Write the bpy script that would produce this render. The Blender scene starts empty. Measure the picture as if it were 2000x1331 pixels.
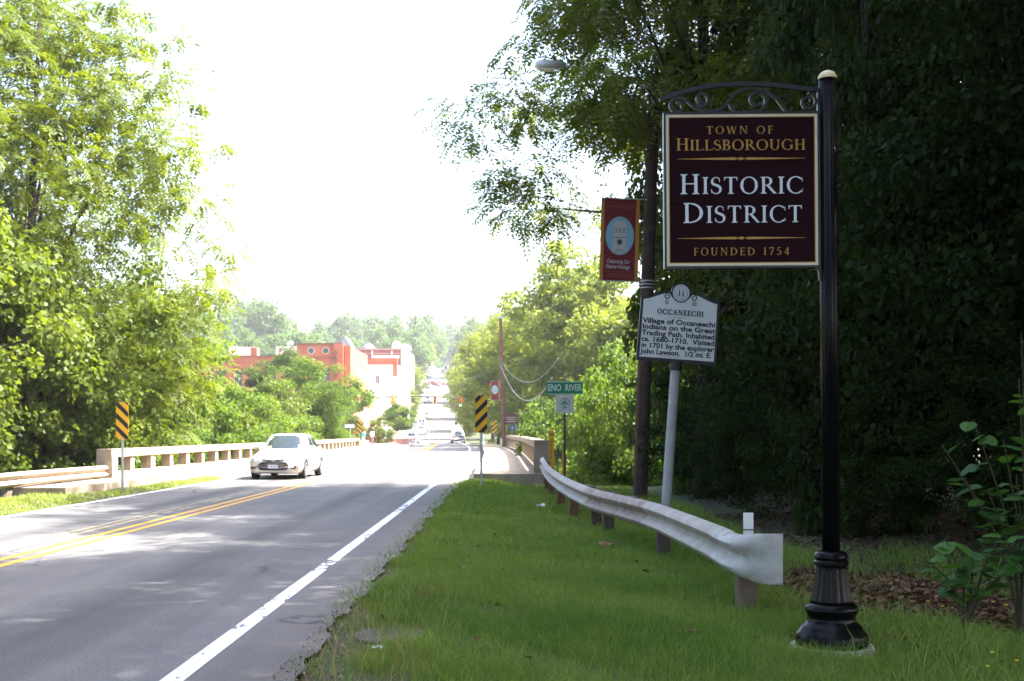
import bpy, bmesh, math, random
import numpy as np
from mathutils import Vector, Matrix
from mathutils.bvhtree import BVHTree

SC = bpy.context.scene
COL = SC.collection
R = math.radians
rnd = random.Random(7)

# ------------------------------------------------------------------ camera, sky, sun, exposure
FPX, VX, VY, CAMH = 2200.0, 983.0, 845.0, 1.5          # focal length and vanishing point in photo pixels
cam_d = bpy.data.cameras.new('camera')
cam = bpy.data.objects.new('camera', cam_d); COL.objects.link(cam)
cam.location = (0, 0, CAMH); cam.rotation_euler = (R(90), 0, 0)
cam_d.sensor_width = 36.0; cam_d.lens = FPX / 2000 * 36
cam_d.shift_x = (1000 - VX) / 2000; cam_d.shift_y = (VY - 665.5) / 2000
cam_d.clip_start = 0.1; cam_d.clip_end = 8000
cam_d.dof.use_dof = True; cam_d.dof.focus_distance = 9.0; cam_d.dof.aperture_fstop = 5.0
SC.camera = cam

SUN_EL, SUN_AZ = 52.0, 6.0                            # azimuth measured from +X towards +Y
w = bpy.data.worlds.new('World'); SC.world = w; w.use_nodes = True
nt = w.node_tree; nt.nodes.clear()
sky = nt.nodes.new('ShaderNodeTexSky'); sky.sky_type = 'NISHITA'; sky.sun_disc = False
sky.sun_elevation = R(SUN_EL); sky.sun_rotation = R(90 - SUN_AZ)
sky.altitude = 150; sky.air_density = 1.0; sky.dust_density = 6.0; sky.ozone_density = 1.0
bg = nt.nodes.new('ShaderNodeBackground'); bg.inputs[1].default_value = 0.15
wo = nt.nodes.new('ShaderNodeOutputWorld')
nt.links.new(sky.outputs[0], bg.inputs[0]); nt.links.new(bg.outputs[0], wo.inputs[0])

sd = bpy.data.lights.new('sun', 'SUN'); sd.energy = 5.0; sd.angle = R(0.5); sd.color = (1.0, 0.95, 0.86)
sun = bpy.data.objects.new('sun', sd); COL.objects.link(sun)
sv = Vector((math.cos(R(SUN_EL)) * math.cos(R(SUN_AZ)), math.cos(R(SUN_EL)) * math.sin(R(SUN_AZ)), math.sin(R(SUN_EL))))
sun.rotation_euler = sv.to_track_quat('Z', 'Y').to_euler(); sun.location = (30, 10, 60)

SC.view_settings.view_transform = 'Standard'; SC.view_settings.look = 'None'
SC.view_settings.gamma = 1.0; SC.view_settings.exposure = 2.5
SC.render.engine = 'CYCLES'
cy = SC.cycles
cy.max_bounces = 8; cy.diffuse_bounces = 4; cy.glossy_bounces = 3; cy.transmission_bounces = 6
cy.transparent_max_bounces = 8; cy.volume_bounces = 0; cy.use_denoising = True
cy.sample_clamp_indirect = 6.0; cy.caustics_reflective = False; cy.caustics_refractive = False

# ------------------------------------------------------------------ helpers
def W(px, py, Y):
    """a photo pixel and a distance from the ground it stands on -> a point"""
    d = Y / FPX
    return Vector(((px - VX) * d, Y, CAMH - (py - VY) * d))

def sstep(a, b, x):
    t = np.clip((np.asarray(x, float) - a) / (b - a), 0, 1)
    return t * t * (3 - 2 * t)

_ty = np.arange(-40, 1200, 2.0)
_tx = np.interp(_ty, [-40, 62, 110, 154, 247, 360, 550, 700, 1200], [-5.4, -5.4, -6.6, -9, -15, -22, -33, -42, -75])
_k = np.exp(-np.linspace(-2, 2, 21) ** 2); _k /= _k.sum()
_tx = np.convolve(np.pad(_tx, 10, mode='edge'), _k, 'valid')
def xc(Y): return np.interp(Y, _ty, _tx)
_gy = np.arange(0, 2001, 1.0)
_gs = np.interp(_gy, [0, 160, 240, 300, 450, 600, 640, 2000], [0, 0, .09, .105, .10, .035, .0, 0])
_gz = np.concatenate([[0], np.cumsum((_gs[1:] + _gs[:-1]) / 2)])
def zr(Y): return np.interp(Y, _gy, _gz)
def slope(Y): return float(np.interp(Y, _gy, _gs))

def tag(o, label=None, cat=None, group=None, kind=None):
    if label: o['label'] = label
    if cat: o['category'] = cat
    if group: o['group'] = group
    if kind: o['kind'] = kind
    return o

def thing(name, label, cat, loc=(0, 0, 0), rotz=0, group=None, rot=None):
    o = bpy.data.objects.new(name, None); COL.objects.link(o)
    o.location = loc; o.rotation_euler = rot if rot else (0, 0, rotz); o.empty_display_size = .2
    return tag(o, label, cat, group)

def link_mesh(name, me, parent=None, loc=None):
    o = bpy.data.objects.new(name, me); COL.objects.link(o)
    if parent: o.parent = parent
    if loc is not None: o.location = loc
    return o

class MB:
    """collects faces, builds ONE mesh object"""
    def __init__(s): s.v = []; s.f = []; s.m = []
    def add(s, vs, fs, mi=0):
        n = len(s.v); s.v += [tuple(p) for p in vs]
        for f in fs: s.f.append([i + n for i in f]); s.m.append(mi)
        return s
    def box(s, c, d, rz=0, mi=0, M=None):
        x, y, z = [k / 2 for k in d]
        vs = [Vector((sx * x, sy * y, sz * z)) for sz in (-1, 1) for sy in (-1, 1) for sx in (-1, 1)]
        rot = M if M is not None else Matrix.Rotation(rz, 3, 'Z')
        vs = [rot @ p + Vector(c) for p in vs]
        return s.add(vs, [(0, 2, 3, 1), (4, 5, 7, 6), (0, 1, 5, 4), (2, 6, 7, 3), (0, 4, 6, 2), (1, 3, 7, 5)], mi)
    def span(s, lo, hi, mi=0):
        return s.box([(a + b) / 2 for a, b in zip(lo, hi)], [abs(b - a) for a, b in zip(lo, hi)], mi=mi)
    def prism(s, poly, t, axis='y', off=0.0, mi=0):
        """polygon in (x,z) extruded along y from off to off+t (axis y) or (x,y) along z"""
        n = len(poly)
        if axis == 'y': A = [(p[0], off, p[1]) for p in poly]; B = [(p[0], off + t, p[1]) for p in poly]
        elif axis == 'z': A = [(p[0], p[1], off) for p in poly]; B = [(p[0], p[1], off + t) for p in poly]
        else: A = [(off, p[0], p[1]) for p in poly]; B = [(off + t, p[0], p[1]) for p in poly]
        return s.add(A + B, [list(range(n)), list(range(2 * n - 1, n - 1, -1))] + [(i, i + n, (i + 1) % n + n, (i + 1) % n) for i in range(n)], mi)
    def tube(s, pts, r, n=8, mi=0, cap=True, flat=None):
        pts = [Vector(p) for p in pts]; m = len(pts)
        rr = r if isinstance(r, (list, tuple)) else [r] * m
        vs = []; up = Vector((0, 0, 1))
        prev = None
        for i, p in enumerate(pts):
            t = (pts[min(i + 1, m - 1)] - pts[max(i - 1, 0)])
            t = t.normalized() if t.length > 1e-9 else Vector((0, 0, 1))
            if prev is None:
                a = t.cross(up) if abs(t.z) < .95 else t.cross(Vector((0, 1, 0)))
                a.normalize()
            else:
                a = (prev - t * prev.dot(t)); a = a.normalized() if a.length > 1e-6 else prev
            prev = a; b = t.cross(a)
            for k in range(n):
                g = 2 * math.pi * k / n
                vs.append(p + a * math.cos(g) * rr[i] + b * math.sin(g) * rr[i])
        fs = [(i * n + k, i * n + (k + 1) % n, (i + 1) * n + (k + 1) % n, (i + 1) * n + k) for i in range(m - 1) for k in range(n)]
        if cap: fs += [list(range(n - 1, -1, -1)), list(range((m - 1) * n, m * n))]
        return s.add(vs, fs, mi)
    def ribbon(s, pts, wv, tv, mi=0):
        """rectangular bar along pts; wv = half-size along y, tv = half thickness in the xz plane"""
        pts = [Vector(p) for p in pts]; m = len(pts); vs = []
        for i, p in enumerate(pts):
            t = (pts[min(i + 1, m - 1)] - pts[max(i - 1, 0)]).normalized()
            nn = Vector((-t.z, 0, t.x)); th = tv[i] if isinstance(tv, (list, tuple)) else tv
            y = Vector((0, wv, 0))
            vs += [p + nn * th - y, p + nn * th + y, p - nn * th + y, p - nn * th - y]
        fs = [(i * 4 + k, i * 4 + (k + 1) % 4, i * 4 + 4 + (k + 1) % 4, i * 4 + 4 + k) for i in range(m - 1) for k in range(4)]
        fs += [(3, 2, 1, 0), tuple(range(m * 4 - 4, m * 4))]
        return s.add(vs, fs, mi)
    def lathe(s, prof, n=32, c=(0, 0, 0), flute=None, mi=0):
        """prof = [(r,z)...]; flute(r,z,a) -> r"""
        vs = []; m = len(prof)
        for r, z in prof:
            for k in range(n):
                a = 2 * math.pi * k / n; q = flute(r, z, a) if flute else r
                vs.append((c[0] + q * math.cos(a), c[1] + q * math.sin(a), c[2] + z))
        fs = [(i * n + k, i * n + (k + 1) % n, (i + 1) * n + (k + 1) % n, (i + 1) * n + k) for i in range(m - 1) for k in range(n)]
        fs += [list(range(n - 1, -1, -1)), list(range((m - 1) * n, m * n))]
        return s.add(vs, fs, mi)
    def mesh(s, name, mats, smooth=False):
        me = bpy.data.meshes.new(name)
        me.from_pydata(s.v, [], s.f)
        for mm in (mats if isinstance(mats, (list, tuple)) else [mats]): me.materials.append(mm)
        me.polygons.foreach_set('material_index', s.m)
        if smooth:
            me.polygons.foreach_set('use_smooth', [True] * len(s.f))
            if smooth != 'all':
                me.set_sharp_from_angle(angle=R(38))
        me.update()
        return me
    def build(s, name, mats, parent=None, smooth=False, loc=None):
        return link_mesh(name, s.mesh(name, mats, smooth), parent, loc)

# ------------------------------------------------------------------ materials
MATS = {}
def nodes_of(m):
    m.use_nodes = True; n = m.node_tree
    return n, n.nodes['Principled BSDF'], n.links.new
def M(name, col, rough=.7, metal=0., spec=.4, var=.0, vscale=4., col2=None, bump=0., bscale=30., coat=0., emit=None):
    if name in MATS: return MATS[name]
    m = bpy.data.materials.new(name); n, b, L = nodes_of(m)
    b.inputs['Base Color'].default_value = (*col, 1); b.inputs['Roughness'].default_value = rough
    b.inputs['Metallic'].default_value = metal; b.inputs['Specular IOR Level'].default_value = spec
    if coat: b.inputs['Coat Weight'].default_value = coat; b.inputs['Coat Roughness'].default_value = .08
    tc = n.nodes.new('ShaderNodeTexCoord')
    if var or col2:
        nz = n.nodes.new('ShaderNodeTexNoise'); nz.inputs['Scale'].default_value = vscale; nz.inputs['Detail'].default_value = 6
        nz.inputs['Roughness'].default_value = .65
        L(tc.outputs['Object'], nz.inputs['Vector'])
        rp = n.nodes.new('ShaderNodeValToRGB')
        c2 = col2 if col2 else tuple(min(1, c * (1 + var)) for c in col)
        c1 = col if col2 else tuple(c * (1 - var) for c in col)
        rp.color_ramp.elements[0].position = .36; rp.color_ramp.elements[1].position = .66
        rp.color_ramp.elements[0].color = (*c1, 1); rp.color_ramp.elements[1].color = (*c2, 1)
        L(nz.outputs[0], rp.inputs[0]); L(rp.outputs[0], b.inputs['Base Color'])
    if bump:
        n2 = n.nodes.new('ShaderNodeTexNoise'); n2.inputs['Scale'].default_value = bscale; n2.inputs['Detail'].default_value = 5
        L(tc.outputs['Object'], n2.inputs['Vector'])
        bp = n.nodes.new('ShaderNodeBump'); bp.inputs['Strength'].default_value = bump; bp.inputs['Distance'].default_value = .02
        L(n2.outputs[0], bp.inputs['Height']); L(bp.outputs[0], b.inputs['Normal'])
    if emit:
        b.inputs['Emission Color'].default_value = (*emit[0], 1); b.inputs['Emission Strength'].default_value = emit[1]
    MATS[name] = m
    return m

def leaf_mat(name, dark, light, trans=.45, rough=.5, spec=.2):
    m = bpy.data.materials.new(name); m.use_nodes = True; n = m.node_tree; n.nodes.clear(); L = n.links.new
    out = n.nodes.new('ShaderNodeOutputMaterial')
    at = n.nodes.new('ShaderNodeAttribute'); at.attribute_name = 'tint'
    rp = n.nodes.new('ShaderNodeValToRGB'); rp.color_ramp.elements[0].color = (*dark, 1); rp.color_ramp.elements[1].color = (*light, 1)
    L(at.outputs['Fac'], rp.inputs[0])
    df = n.nodes.new('ShaderNodeBsdfPrincipled'); df.inputs['Roughness'].default_value = rough; df.inputs['Specular IOR Level'].default_value = spec
    L(rp.outputs[0], df.inputs['Base Color'])
    tr = n.nodes.new('ShaderNodeBsdfTranslucent')
    hs = n.nodes.new('ShaderNodeHueSaturation'); hs.inputs['Hue'].default_value = .485; hs.inputs['Saturation'].default_value = 1.15; hs.inputs['Value'].default_value = 1.5
    L(rp.outputs[0], hs.inputs['Color']); L(hs.outputs[0], tr.inputs['Color'])
    mx = n.nodes.new('ShaderNodeMixShader'); mx.inputs[0].default_value = trans
    L(df.outputs[0], mx.inputs[1]); L(tr.outputs[0], mx.inputs[2]); L(mx.outputs[0], out.inputs[0])
    return m

LF_WALNUT = leaf_mat('walnut_leaf', (.04, .078, .013), (.135, .168, .026))
LF_MAPLE = leaf_mat('maple_leaf', (.045, .088, .015), (.13, .172, .032))
LF_GREEN = leaf_mat('broad_leaf', (.035, .085, .015), (.125, .185, .036), trans=.5)
LF_VINE = leaf_mat('vine_leaf', (.028, .065, .016), (.09, .13, .028))
LF_SHADED = leaf_mat('shaded_wood_leaf', (.006, .017, .004), (.023, .042, .008), trans=.3, spec=.04)  # the wood's deep shade is put into this darker leaf colour
LF_SUNLIT = leaf_mat('sunlit_leaf', (.06, .11, .02), (.20, .24, .05), trans=.55)  # sunlight on the tree faces is put into this paler leaf colour
LF_BLUE = leaf_mat('distant_leaf', (.035, .085, .025), (.105, .165, .045))
LF_GRASS = leaf_mat('grass_blade', (.075, .16, .026), (.31, .37, .09), trans=.35)
LF_LITTER = leaf_mat('dead_leaf', (.05, .028, .014), (.20, .12, .065), trans=.1, rough=.8)
BARK = M('bark', (.045, .034, .026), .9, var=.4, vscale=9, bump=.6, bscale=22)

def asphalt():
    m = bpy.data.materials.new('asphalt'); n, b, L = nodes_of(m)
    tc = n.nodes.new('ShaderNodeTexCoord')
    def noise(s, d=6, vec=None, rough=.6):
        k = n.nodes.new('ShaderNodeTexNoise'); k.inputs['Scale'].default_value = s; k.inputs['Detail'].default_value = d
        k.inputs['Roughness'].default_value = rough
        L(vec if vec else tc.outputs['Object'], k.inputs['Vector']); return k.outputs[0]
    def ramp(v, p0, c0, p1, c1):
        r = n.nodes.new('ShaderNodeValToRGB'); r.color_ramp.elements[0].position = p0; r.color_ramp.elements[1].position = p1
        r.color_ramp.elements[0].color = (*c0, 1); r.color_ramp.elements[1].color = (*c1, 1); L(v, r.inputs[0]); return r.outputs[0]
    def mix(mode, f, a, c):
        q = n.nodes.new('ShaderNodeMixRGB'); q.blend_type = mode
        if isinstance(f, float): q.inputs[0].default_value = f
        else: L(f, q.inputs[0])
        for i, k in ((1, a), (2, c)):
            if isinstance(k, tuple): q.inputs[i].default_value = (*k, 1)
            else: L(k, q.inputs[i])
        return q.outputs[0]
    base = ramp(noise(.6), .3, (.125, .125, .132), .7, (.17, .165, .165))
    agg = ramp(noise(55, 6, None, .8), .36, (.35, .35, .37), .66, (1.55, 1.55, 1.52))
    c = mix('MULTIPLY', .8, base, agg)
    # long streaks along the lanes: oil and tyre wear
    mp = n.nodes.new('ShaderNodeMapping'); mp.inputs['Scale'].default_value = (1.0, .035, 1); L(tc.outputs['Object'], mp.inputs['Vector'])
    st = ramp(noise(1.1, 3, mp.outputs[0]), .42, (.74, .74, .75), .62, (1.06, 1.05, 1.04))
    c = mix('MULTIPLY', .9, c, st)
    # tan grit
    c = mix('MIX', ramp(noise(1.7, 7, None, .75), .60, (0, 0, 0), .78, (.55, .55, .55)), c, (.22, .185, .15))
    # oil band along the middle of the near lane, grit on the shoulder
    sx = n.nodes.new('ShaderNodeSeparateXYZ'); L(tc.outputs['Object'], sx.inputs[0])
    wob = n.nodes.new('ShaderNodeMath'); wob.operation = 'MULTIPLY_ADD'; wob.inputs[1].default_value = .55; L(noise(.5, 4), wob.inputs[0]); L(sx.outputs[0], wob.inputs[2])
    def bandat(x0, hw_):
        a_ = n.nodes.new('ShaderNodeMath'); a_.operation = 'SUBTRACT'; a_.inputs[1].default_value = x0 + .27; L(wob.outputs[0], a_.inputs[0])
        b_ = n.nodes.new('ShaderNodeMath'); b_.operation = 'ABSOLUTE'; L(a_.outputs[0], b_.inputs[0])
        c_ = n.nodes.new('ShaderNodeMapRange'); c_.interpolation_type = 'SMOOTHSTEP'; c_.inputs[1].default_value = 0; c_.inputs[2].default_value = hw_; c_.inputs[3].default_value = 1; c_.inputs[4].default_value = 0
        L(b_.outputs[0], c_.inputs[0]); return c_.outputs[0]
    for x0_, hw_ in ((-3.45, .62), (-7.1, .55)):
        c = mix('MULTIPLY', bandat(x0_, hw_), c, (.66, .66, .68))
    sh = n.nodes.new('ShaderNodeMapRange'); sh.inputs[1].default_value = -1.75; sh.inputs[2].default_value = -1.25; L(wob.outputs[0], sh.inputs[0])
    c = mix('MIX', mix('MULTIPLY', 1.0, sh.outputs[0], ramp(noise(6, 8, None, .75), .42, (0, 0, 0), .62, (.75, .75, .75))), c, (.15, .115, .085))
    # cracks
    vo = n.nodes.new('ShaderNodeTexVoronoi'); vo.feature = 'DISTANCE_TO_EDGE'; vo.inputs['Scale'].default_value = .55
    dist = n.nodes.new('ShaderNodeMixRGB'); dist.inputs[0].default_value = .28
    k2 = n.nodes.new('ShaderNodeTexNoise'); k2.inputs['Scale'].default_value = 2.2; k2.inputs['Detail'].default_value = 8; L(tc.outputs['Object'], k2.inputs['Vector'])
    L(tc.outputs['Object'], dist.inputs[1]); L(k2.outputs[1], dist.inputs[2]); L(dist.outputs[0], vo.inputs['Vector'])
    crack = ramp(vo.outputs['Distance'], .003, (1, 1, 1), .011, (0, 0, 0))
    cm = mix('MULTIPLY', 1.0, crack, ramp(noise(.45, 3), .5, (0, 0, 0), .6, (.8, .8, .8)))
    c = mix('MIX', cm, c, (.035, .035, .037))
    L(c, b.inputs['Base Color']); b.inputs['Roughness'].default_value = .82; b.inputs['Specular IOR Level'].default_value = .35
    bp = n.nodes.new('ShaderNodeBump'); bp.inputs['Strength'].default_value = .5; bp.inputs['Distance'].default_value = .01
    L(noise(120, 3), bp.inputs['Height']); L(bp.outputs[0], b.inputs['Normal'])
    return m
ASPHALT = asphalt()

def paint(name, col, wear, scale=5.0):
    m = bpy.data.materials.new(name); n, b, L = nodes_of(m)
    out = n.nodes['Material Output']
    b.inputs['Roughness'].default_value = .65
    tc = n.nodes.new('ShaderNodeTexCoord'); mp = n.nodes.new('ShaderNodeMapping'); mp.inputs['Scale'].default_value = (1, .45, 1)
    mp.inputs['Rotation'].default_value = (0, 0, R(70)); L(tc.outputs['Object'], mp.inputs[0])
    k = n.nodes.new('ShaderNodeTexNoise'); k.inputs['Scale'].default_value = scale; k.inputs['Detail'].default_value = 9; k.inputs['Roughness'].default_value = .7
    L(mp.outputs[0], k.inputs['Vector'])
    k3 = n.nodes.new('ShaderNodeTexNoise'); k3.inputs['Scale'].default_value = .35; L(tc.outputs['Object'], k3.inputs['Vector'])
    ad = n.nodes.new('ShaderNodeMath'); ad.operation = 'MULTIPLY_ADD'; ad.inputs[1].default_value = .55; L(k3.outputs[0], ad.inputs[0]); L(k.outputs[0], ad.inputs[2])
    r = n.nodes.new('ShaderNodeValToRGB'); r.color_ramp.elements[0].position = wear; r.color_ramp.elements[1].position = wear + .03
    r.color_ramp.elements[0].color = (1, 1, 1, 1); r.color_ramp.elements[1].color = (0, 0, 0, 1); L(ad.outputs[0], r.inputs[0])
    tr = n.nodes.new('ShaderNodeBsdfTransparent'); mx = n.nodes.new('ShaderNodeMixShader')
    r2 = n.nodes.new('ShaderNodeValToRGB'); r2.color_ramp.elements[0].color = (*[c * .75 for c in col], 1); r2.color_ramp.elements[1].color = (*col, 1)
    r2.color_ramp.elements[0].position = .35; r2.color_ramp.elements[1].position = .6
    k4 = n.nodes.new('ShaderNodeTexNoise'); k4.inputs['Scale'].default_value = 40; k4.inputs['Detail'].default_value = 4; L(tc.outputs['Object'], k4.inputs['Vector'])
    L(k4.outputs[0], r2.inputs[0]); L(r2.outputs[0], b.inputs['Base Color'])
    L(r.outputs[0], mx.inputs[0]); L(tr.outputs[0], mx.inputs[2]); L(b.outputs[0], mx.inputs[1]); L(mx.outputs[0], out.inputs[0])
    return m
def paint_inv(name, col, wear, scale=5.0):
    return paint(name, col, wear, scale)
WHITE_PAINT = paint('white_line_paint', (.74, .76, .78), .665, 7.0)
YELLOW_PAINT = paint('yellow_line_paint', (.62, .33, .035), .60)
OLD_YELLOW = paint('faded_line_paint', (.27, .23, .16), .70)

CONC = M('concrete', (.21, .165, .12), .9, col2=(.34, .28, .215), vscale=1.6, bump=.35, bscale=45)
CONC_G = M('grey_concrete', (.25, .235, .20), .9, col2=(.38, .35, .29), vscale=2.2, bump=.35, bscale=45)
GALV = M('galvanised_steel', (.42, .44, .45), .5, metal=.35, col2=(.56, .57, .57), vscale=5)
RAILM = M('weathered_rail_steel', (.29, .265, .235), .7, metal=.05, col2=(.41, .385, .35), vscale=3.2, bump=.1, bscale=60)
RUST = M('rusty_steel', (.11, .055, .035), .85, metal=.1, col2=(.2, .11, .07), vscale=6)
WOODP = M('treated_timber', (.10, .075, .055), .9, col2=(.17, .13, .10), vscale=7, bump=.4, bscale=40)
POLEW = M('utility_pole_wood', (.035, .022, .017), .9, col2=(.075, .045, .033), vscale=5, bump=.5, bscale=30)
POLEW2 = M('far_pole_wood', (.14, .06, .038), .9, col2=(.2, .10, .065), vscale=4)
BLACKM = M('black_gloss_metal', (.003, .003, .0035), .26, spec=.14)
IRON = M('dark_iron', (.014, .017, .024), .35, spec=.5)
GOLD = M('gold_print', (.42, .23, .045), .5)
CREAM = M('cream_edge', (.62, .57, .44), .5)
MAROON = M('maroon_panel', (.013, .002, .005), .55, spec=.07)
SILVER = M('silver_white_print', (.62, .66, .74), .5)
BLACKP = M('black_print', (.010, .010, .012), .6)
YSIGN = M('yellow_sheeting', (.80, .42, .01), .5)
WHITEP = M('white_plate', (.78, .79, .80), .45)
GREYPLATE = M('marker_silver', (.50, .53, .56), .5, col2=(.58, .61, .63), vscale=2)
GREEN_S = M('green_sheeting', (.0, .20, .105), .45)
GREEN_L = M('green_legend', (.66, .78, .74), .5)
GLASS = M('car_glass', (.02, .03, .035), .05, spec=.9)
TYRE = M('tyre_rubber', (.02, .02, .021), .85)
RIM = M('wheel_rim', (.5, .5, .52), .35, metal=.7)
BLKPL = M('black_plastic', (.02, .02, .022), .55)
BRICK = M('red_brick', (.40, .10, .050), .9, col2=(.50, .15, .075), vscale=.5)
BRICKD = M('dark_brick_trim', (.20, .085, .055), .9, var=.2)
STUCCO = M('white_stucco', (.70, .68, .65), .9, col2=(.78, .76, .73), vscale=.3)
PINKW = M('pale_pink_render', (.66, .50, .44), .9, col2=(.72, .58, .52), vscale=.4)
ROOFG = M('pale_grey_roof', (.24, .255, .28), .7, var=.1)
WINDK = M('dark_window', (.03, .04, .05), .12, spec=.8)
FRAMEW = M('window_frame_white', (.62, .62, .6), .6)

# ------------------------------------------------------------------ terrain
def height(X, Y):
    X = np.asarray(X, float); Y = np.asarray(Y, float)
    l = X - xc(Y)
    z = zr(np.clip(Y, 0, 1999)) - .07
    v = sstep(33.2, 46, Y) * (1 - sstep(80, 97, Y))
    z = z - 6.0 * v
    near = 1 - sstep(34, 60, Y)
    z = z - near * 4.5 * sstep(-6.4, -16, l) * sstep(24, 30, Y) - near * 1.2 * sstep(-5.5, -12, l) * (1 - sstep(24, 30, Y))
    z = z + (1 - sstep(28, 40, Y)) * (.05 * np.clip(l - 9.5, 0, 12) - .035 * np.clip(l - 8.2, 0, 1.3)) 
    far = sstep(200, 420, Y)
    z = z + far * .045 * np.clip(np.abs(l) - 20, 0, 120) + far * 1.2 * np.sin(X * .031) * np.sin(Y * .017) * sstep(15, 40, np.abs(l))
    z = z + sstep(14, 30, np.abs(l)) * .25 * np.sin(X * .7 + 1) * np.sin(Y * .55)
    return z
def gz(x, y): return float(height(x, y))

def grid_mesh(name, xs, ys, fn, mat):
    X, Y = np.meshgrid(xs, ys); Z = fn(X, Y); nx, ny = len(xs), len(ys)
    v = np.stack([X, Y, Z], -1).reshape(-1, 3)
    i = (np.arange(ny - 1)[:, None] * nx + np.arange(nx - 1)[None, :]).reshape(-1)
    f = np.stack([i, i + 1, i + 1 + nx, i + nx], -1)
    return np_mesh(name, v, f, mat, smooth=True)

def np_mesh(name, v, f, mat, smooth=False, tint=None, mi=None):
    me = bpy.data.meshes.new(name); nv, nf, k = len(v), len(f), f.shape[1]
    me.vertices.add(nv); me.vertices.foreach_set('co', np.ascontiguousarray(v, dtype=np.float32).ravel())
    me.loops.add(nf * k); me.loops.foreach_set('vertex_index', np.ascontiguousarray(f, dtype=np.int32).ravel())
    me.polygons.add(nf); me.polygons.foreach_set('loop_start', np.arange(0, nf * k, k, dtype=np.int32))
    me.polygons.foreach_set('loop_total', np.full(nf, k, dtype=np.int32))
    for mm in (mat if isinstance(mat, (list, tuple)) else [mat]): me.materials.append(mm)
    if mi is not None: me.polygons.foreach_set('material_index', np.asarray(mi, dtype=np.int32))
    if smooth: me.polygons.foreach_set('use_smooth', np.ones(nf, dtype=bool))
    if tint is not None:
        a = me.attributes.new('tint', 'FLOAT', 'FACE'); a.data.foreach_set('value', np.asarray(tint, dtype=np.float32))
    me.update(calc_edges=True); me.validate()
    return me

def ground_mat():
    m = bpy.data.materials.new('forest_ground'); n, b, L = nodes_of(m); tc = n.nodes.new('ShaderNodeTexCoord')
    def nz(s):
        k = n.nodes.new('ShaderNodeTexNoise'); k.inputs['Scale'].default_value = s; k.inputs['Detail'].default_value = 8; L(tc.outputs['Object'], k.inputs['Vector']); return k.outputs[0]
    r = n.nodes.new('ShaderNodeValToRGB'); L(nz(.5), r.inputs[0]); e = r.color_ramp.elements
    e[0].position = .36; e[0].color = (.05, .034, .02, 1); e[1].position = .52; e[1].color = (.03, .05, .012, 1)
    q = n.nodes.new('ShaderNodeMixRGB'); q.blend_type = 'MULTIPLY'; q.inputs[0].default_value = .7
    r2 = n.nodes.new('ShaderNodeValToRGB'); L(nz(14), r2.inputs[0]); r2.color_ramp.elements[0].color = (.4, .4, .4, 1); r2.color_ramp.elements[1].color = (1.5, 1.45, 1.4, 1)
    L(r.outputs[0], q.inputs[1]); L(r2.outputs[0], q.inputs[2]); L(q.outputs[0], b.inputs['Base Color']); b.inputs['Roughness'].default_value = .95
    bp = n.nodes.new('ShaderNodeBump'); bp.inputs['Distance'].default_value = .08; L(nz(9), bp.inputs['Height']); L(bp.outputs[0], b.inputs['Normal'])
    return m
GROUND = ground_mat()
def lawn_mat():
    m = bpy.data.materials.new('lawn_soil'); n, b, L = nodes_of(m); tc = n.nodes.new('ShaderNodeTexCoord')
    def nz(s, d=8):
        k = n.nodes.new('ShaderNodeTexNoise'); k.inputs['Scale'].default_value = s; k.inputs['Detail'].default_value = d; L(tc.outputs['Object'], k.inputs['Vector']); return k.outputs[0]
    r = n.nodes.new('ShaderNodeValToRGB'); L(nz(3.), r.inputs[0]); e = r.color_ramp.elements
    e[0].position = .36; e[0].color = (.10, .075, .05, 1); e[1].position = .64; e[1].color = (.05, .085, .02, 1)
    q = n.nodes.new('ShaderNodeMixRGB'); q.blend_type = 'MULTIPLY'; q.inputs[0].default_value = .8
    r2 = n.nodes.new('ShaderNodeValToRGB'); L(nz(70, 4), r2.inputs[0]); r2.color_ramp.elements[0].color = (.35, .35, .35, 1); r2.color_ramp.elements[1].color = (1.6, 1.55, 1.5, 1)
    L(r.outputs[0], q.inputs[1]); L(r2.outputs[0], q.inputs[2]); L(q.outputs[0], b.inputs['Base Color']); b.inputs['Roughness'].default_value = .95
    bp = n.nodes.new('ShaderNodeBump'); bp.inputs['Distance'].default_value = .03; L(nz(60), bp.inputs['Height']); L(bp.outputs[0], b.inputs['Normal'])
    return m
LAWN = lawn_mat()

gx = np.concatenate([[-2500, -1500, -900, -600, -400, -300, -220, -170, -140, -115, -95, -80, -70, -60, -52, -46], np.arange(-42, 30, 1.0),
                     [32, 36, 41, 47, 55, 65, 80, 100, 130, 170, 230, 320, 500, 900, 1500, 2500]])
gyy = np.concatenate([[-300, -150, -80, -50, -35, -25], np.arange(-18, 110, 1.0), np.arange(112, 260, 4.0), np.arange(262, 700, 12.0), [720, 780, 850, 950, 1100, 1400, 2000, 3500, 6000]])
tag(link_mesh('ground', grid_mesh('ground', gx, gyy, height, GROUND)), kind='structure')

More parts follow.
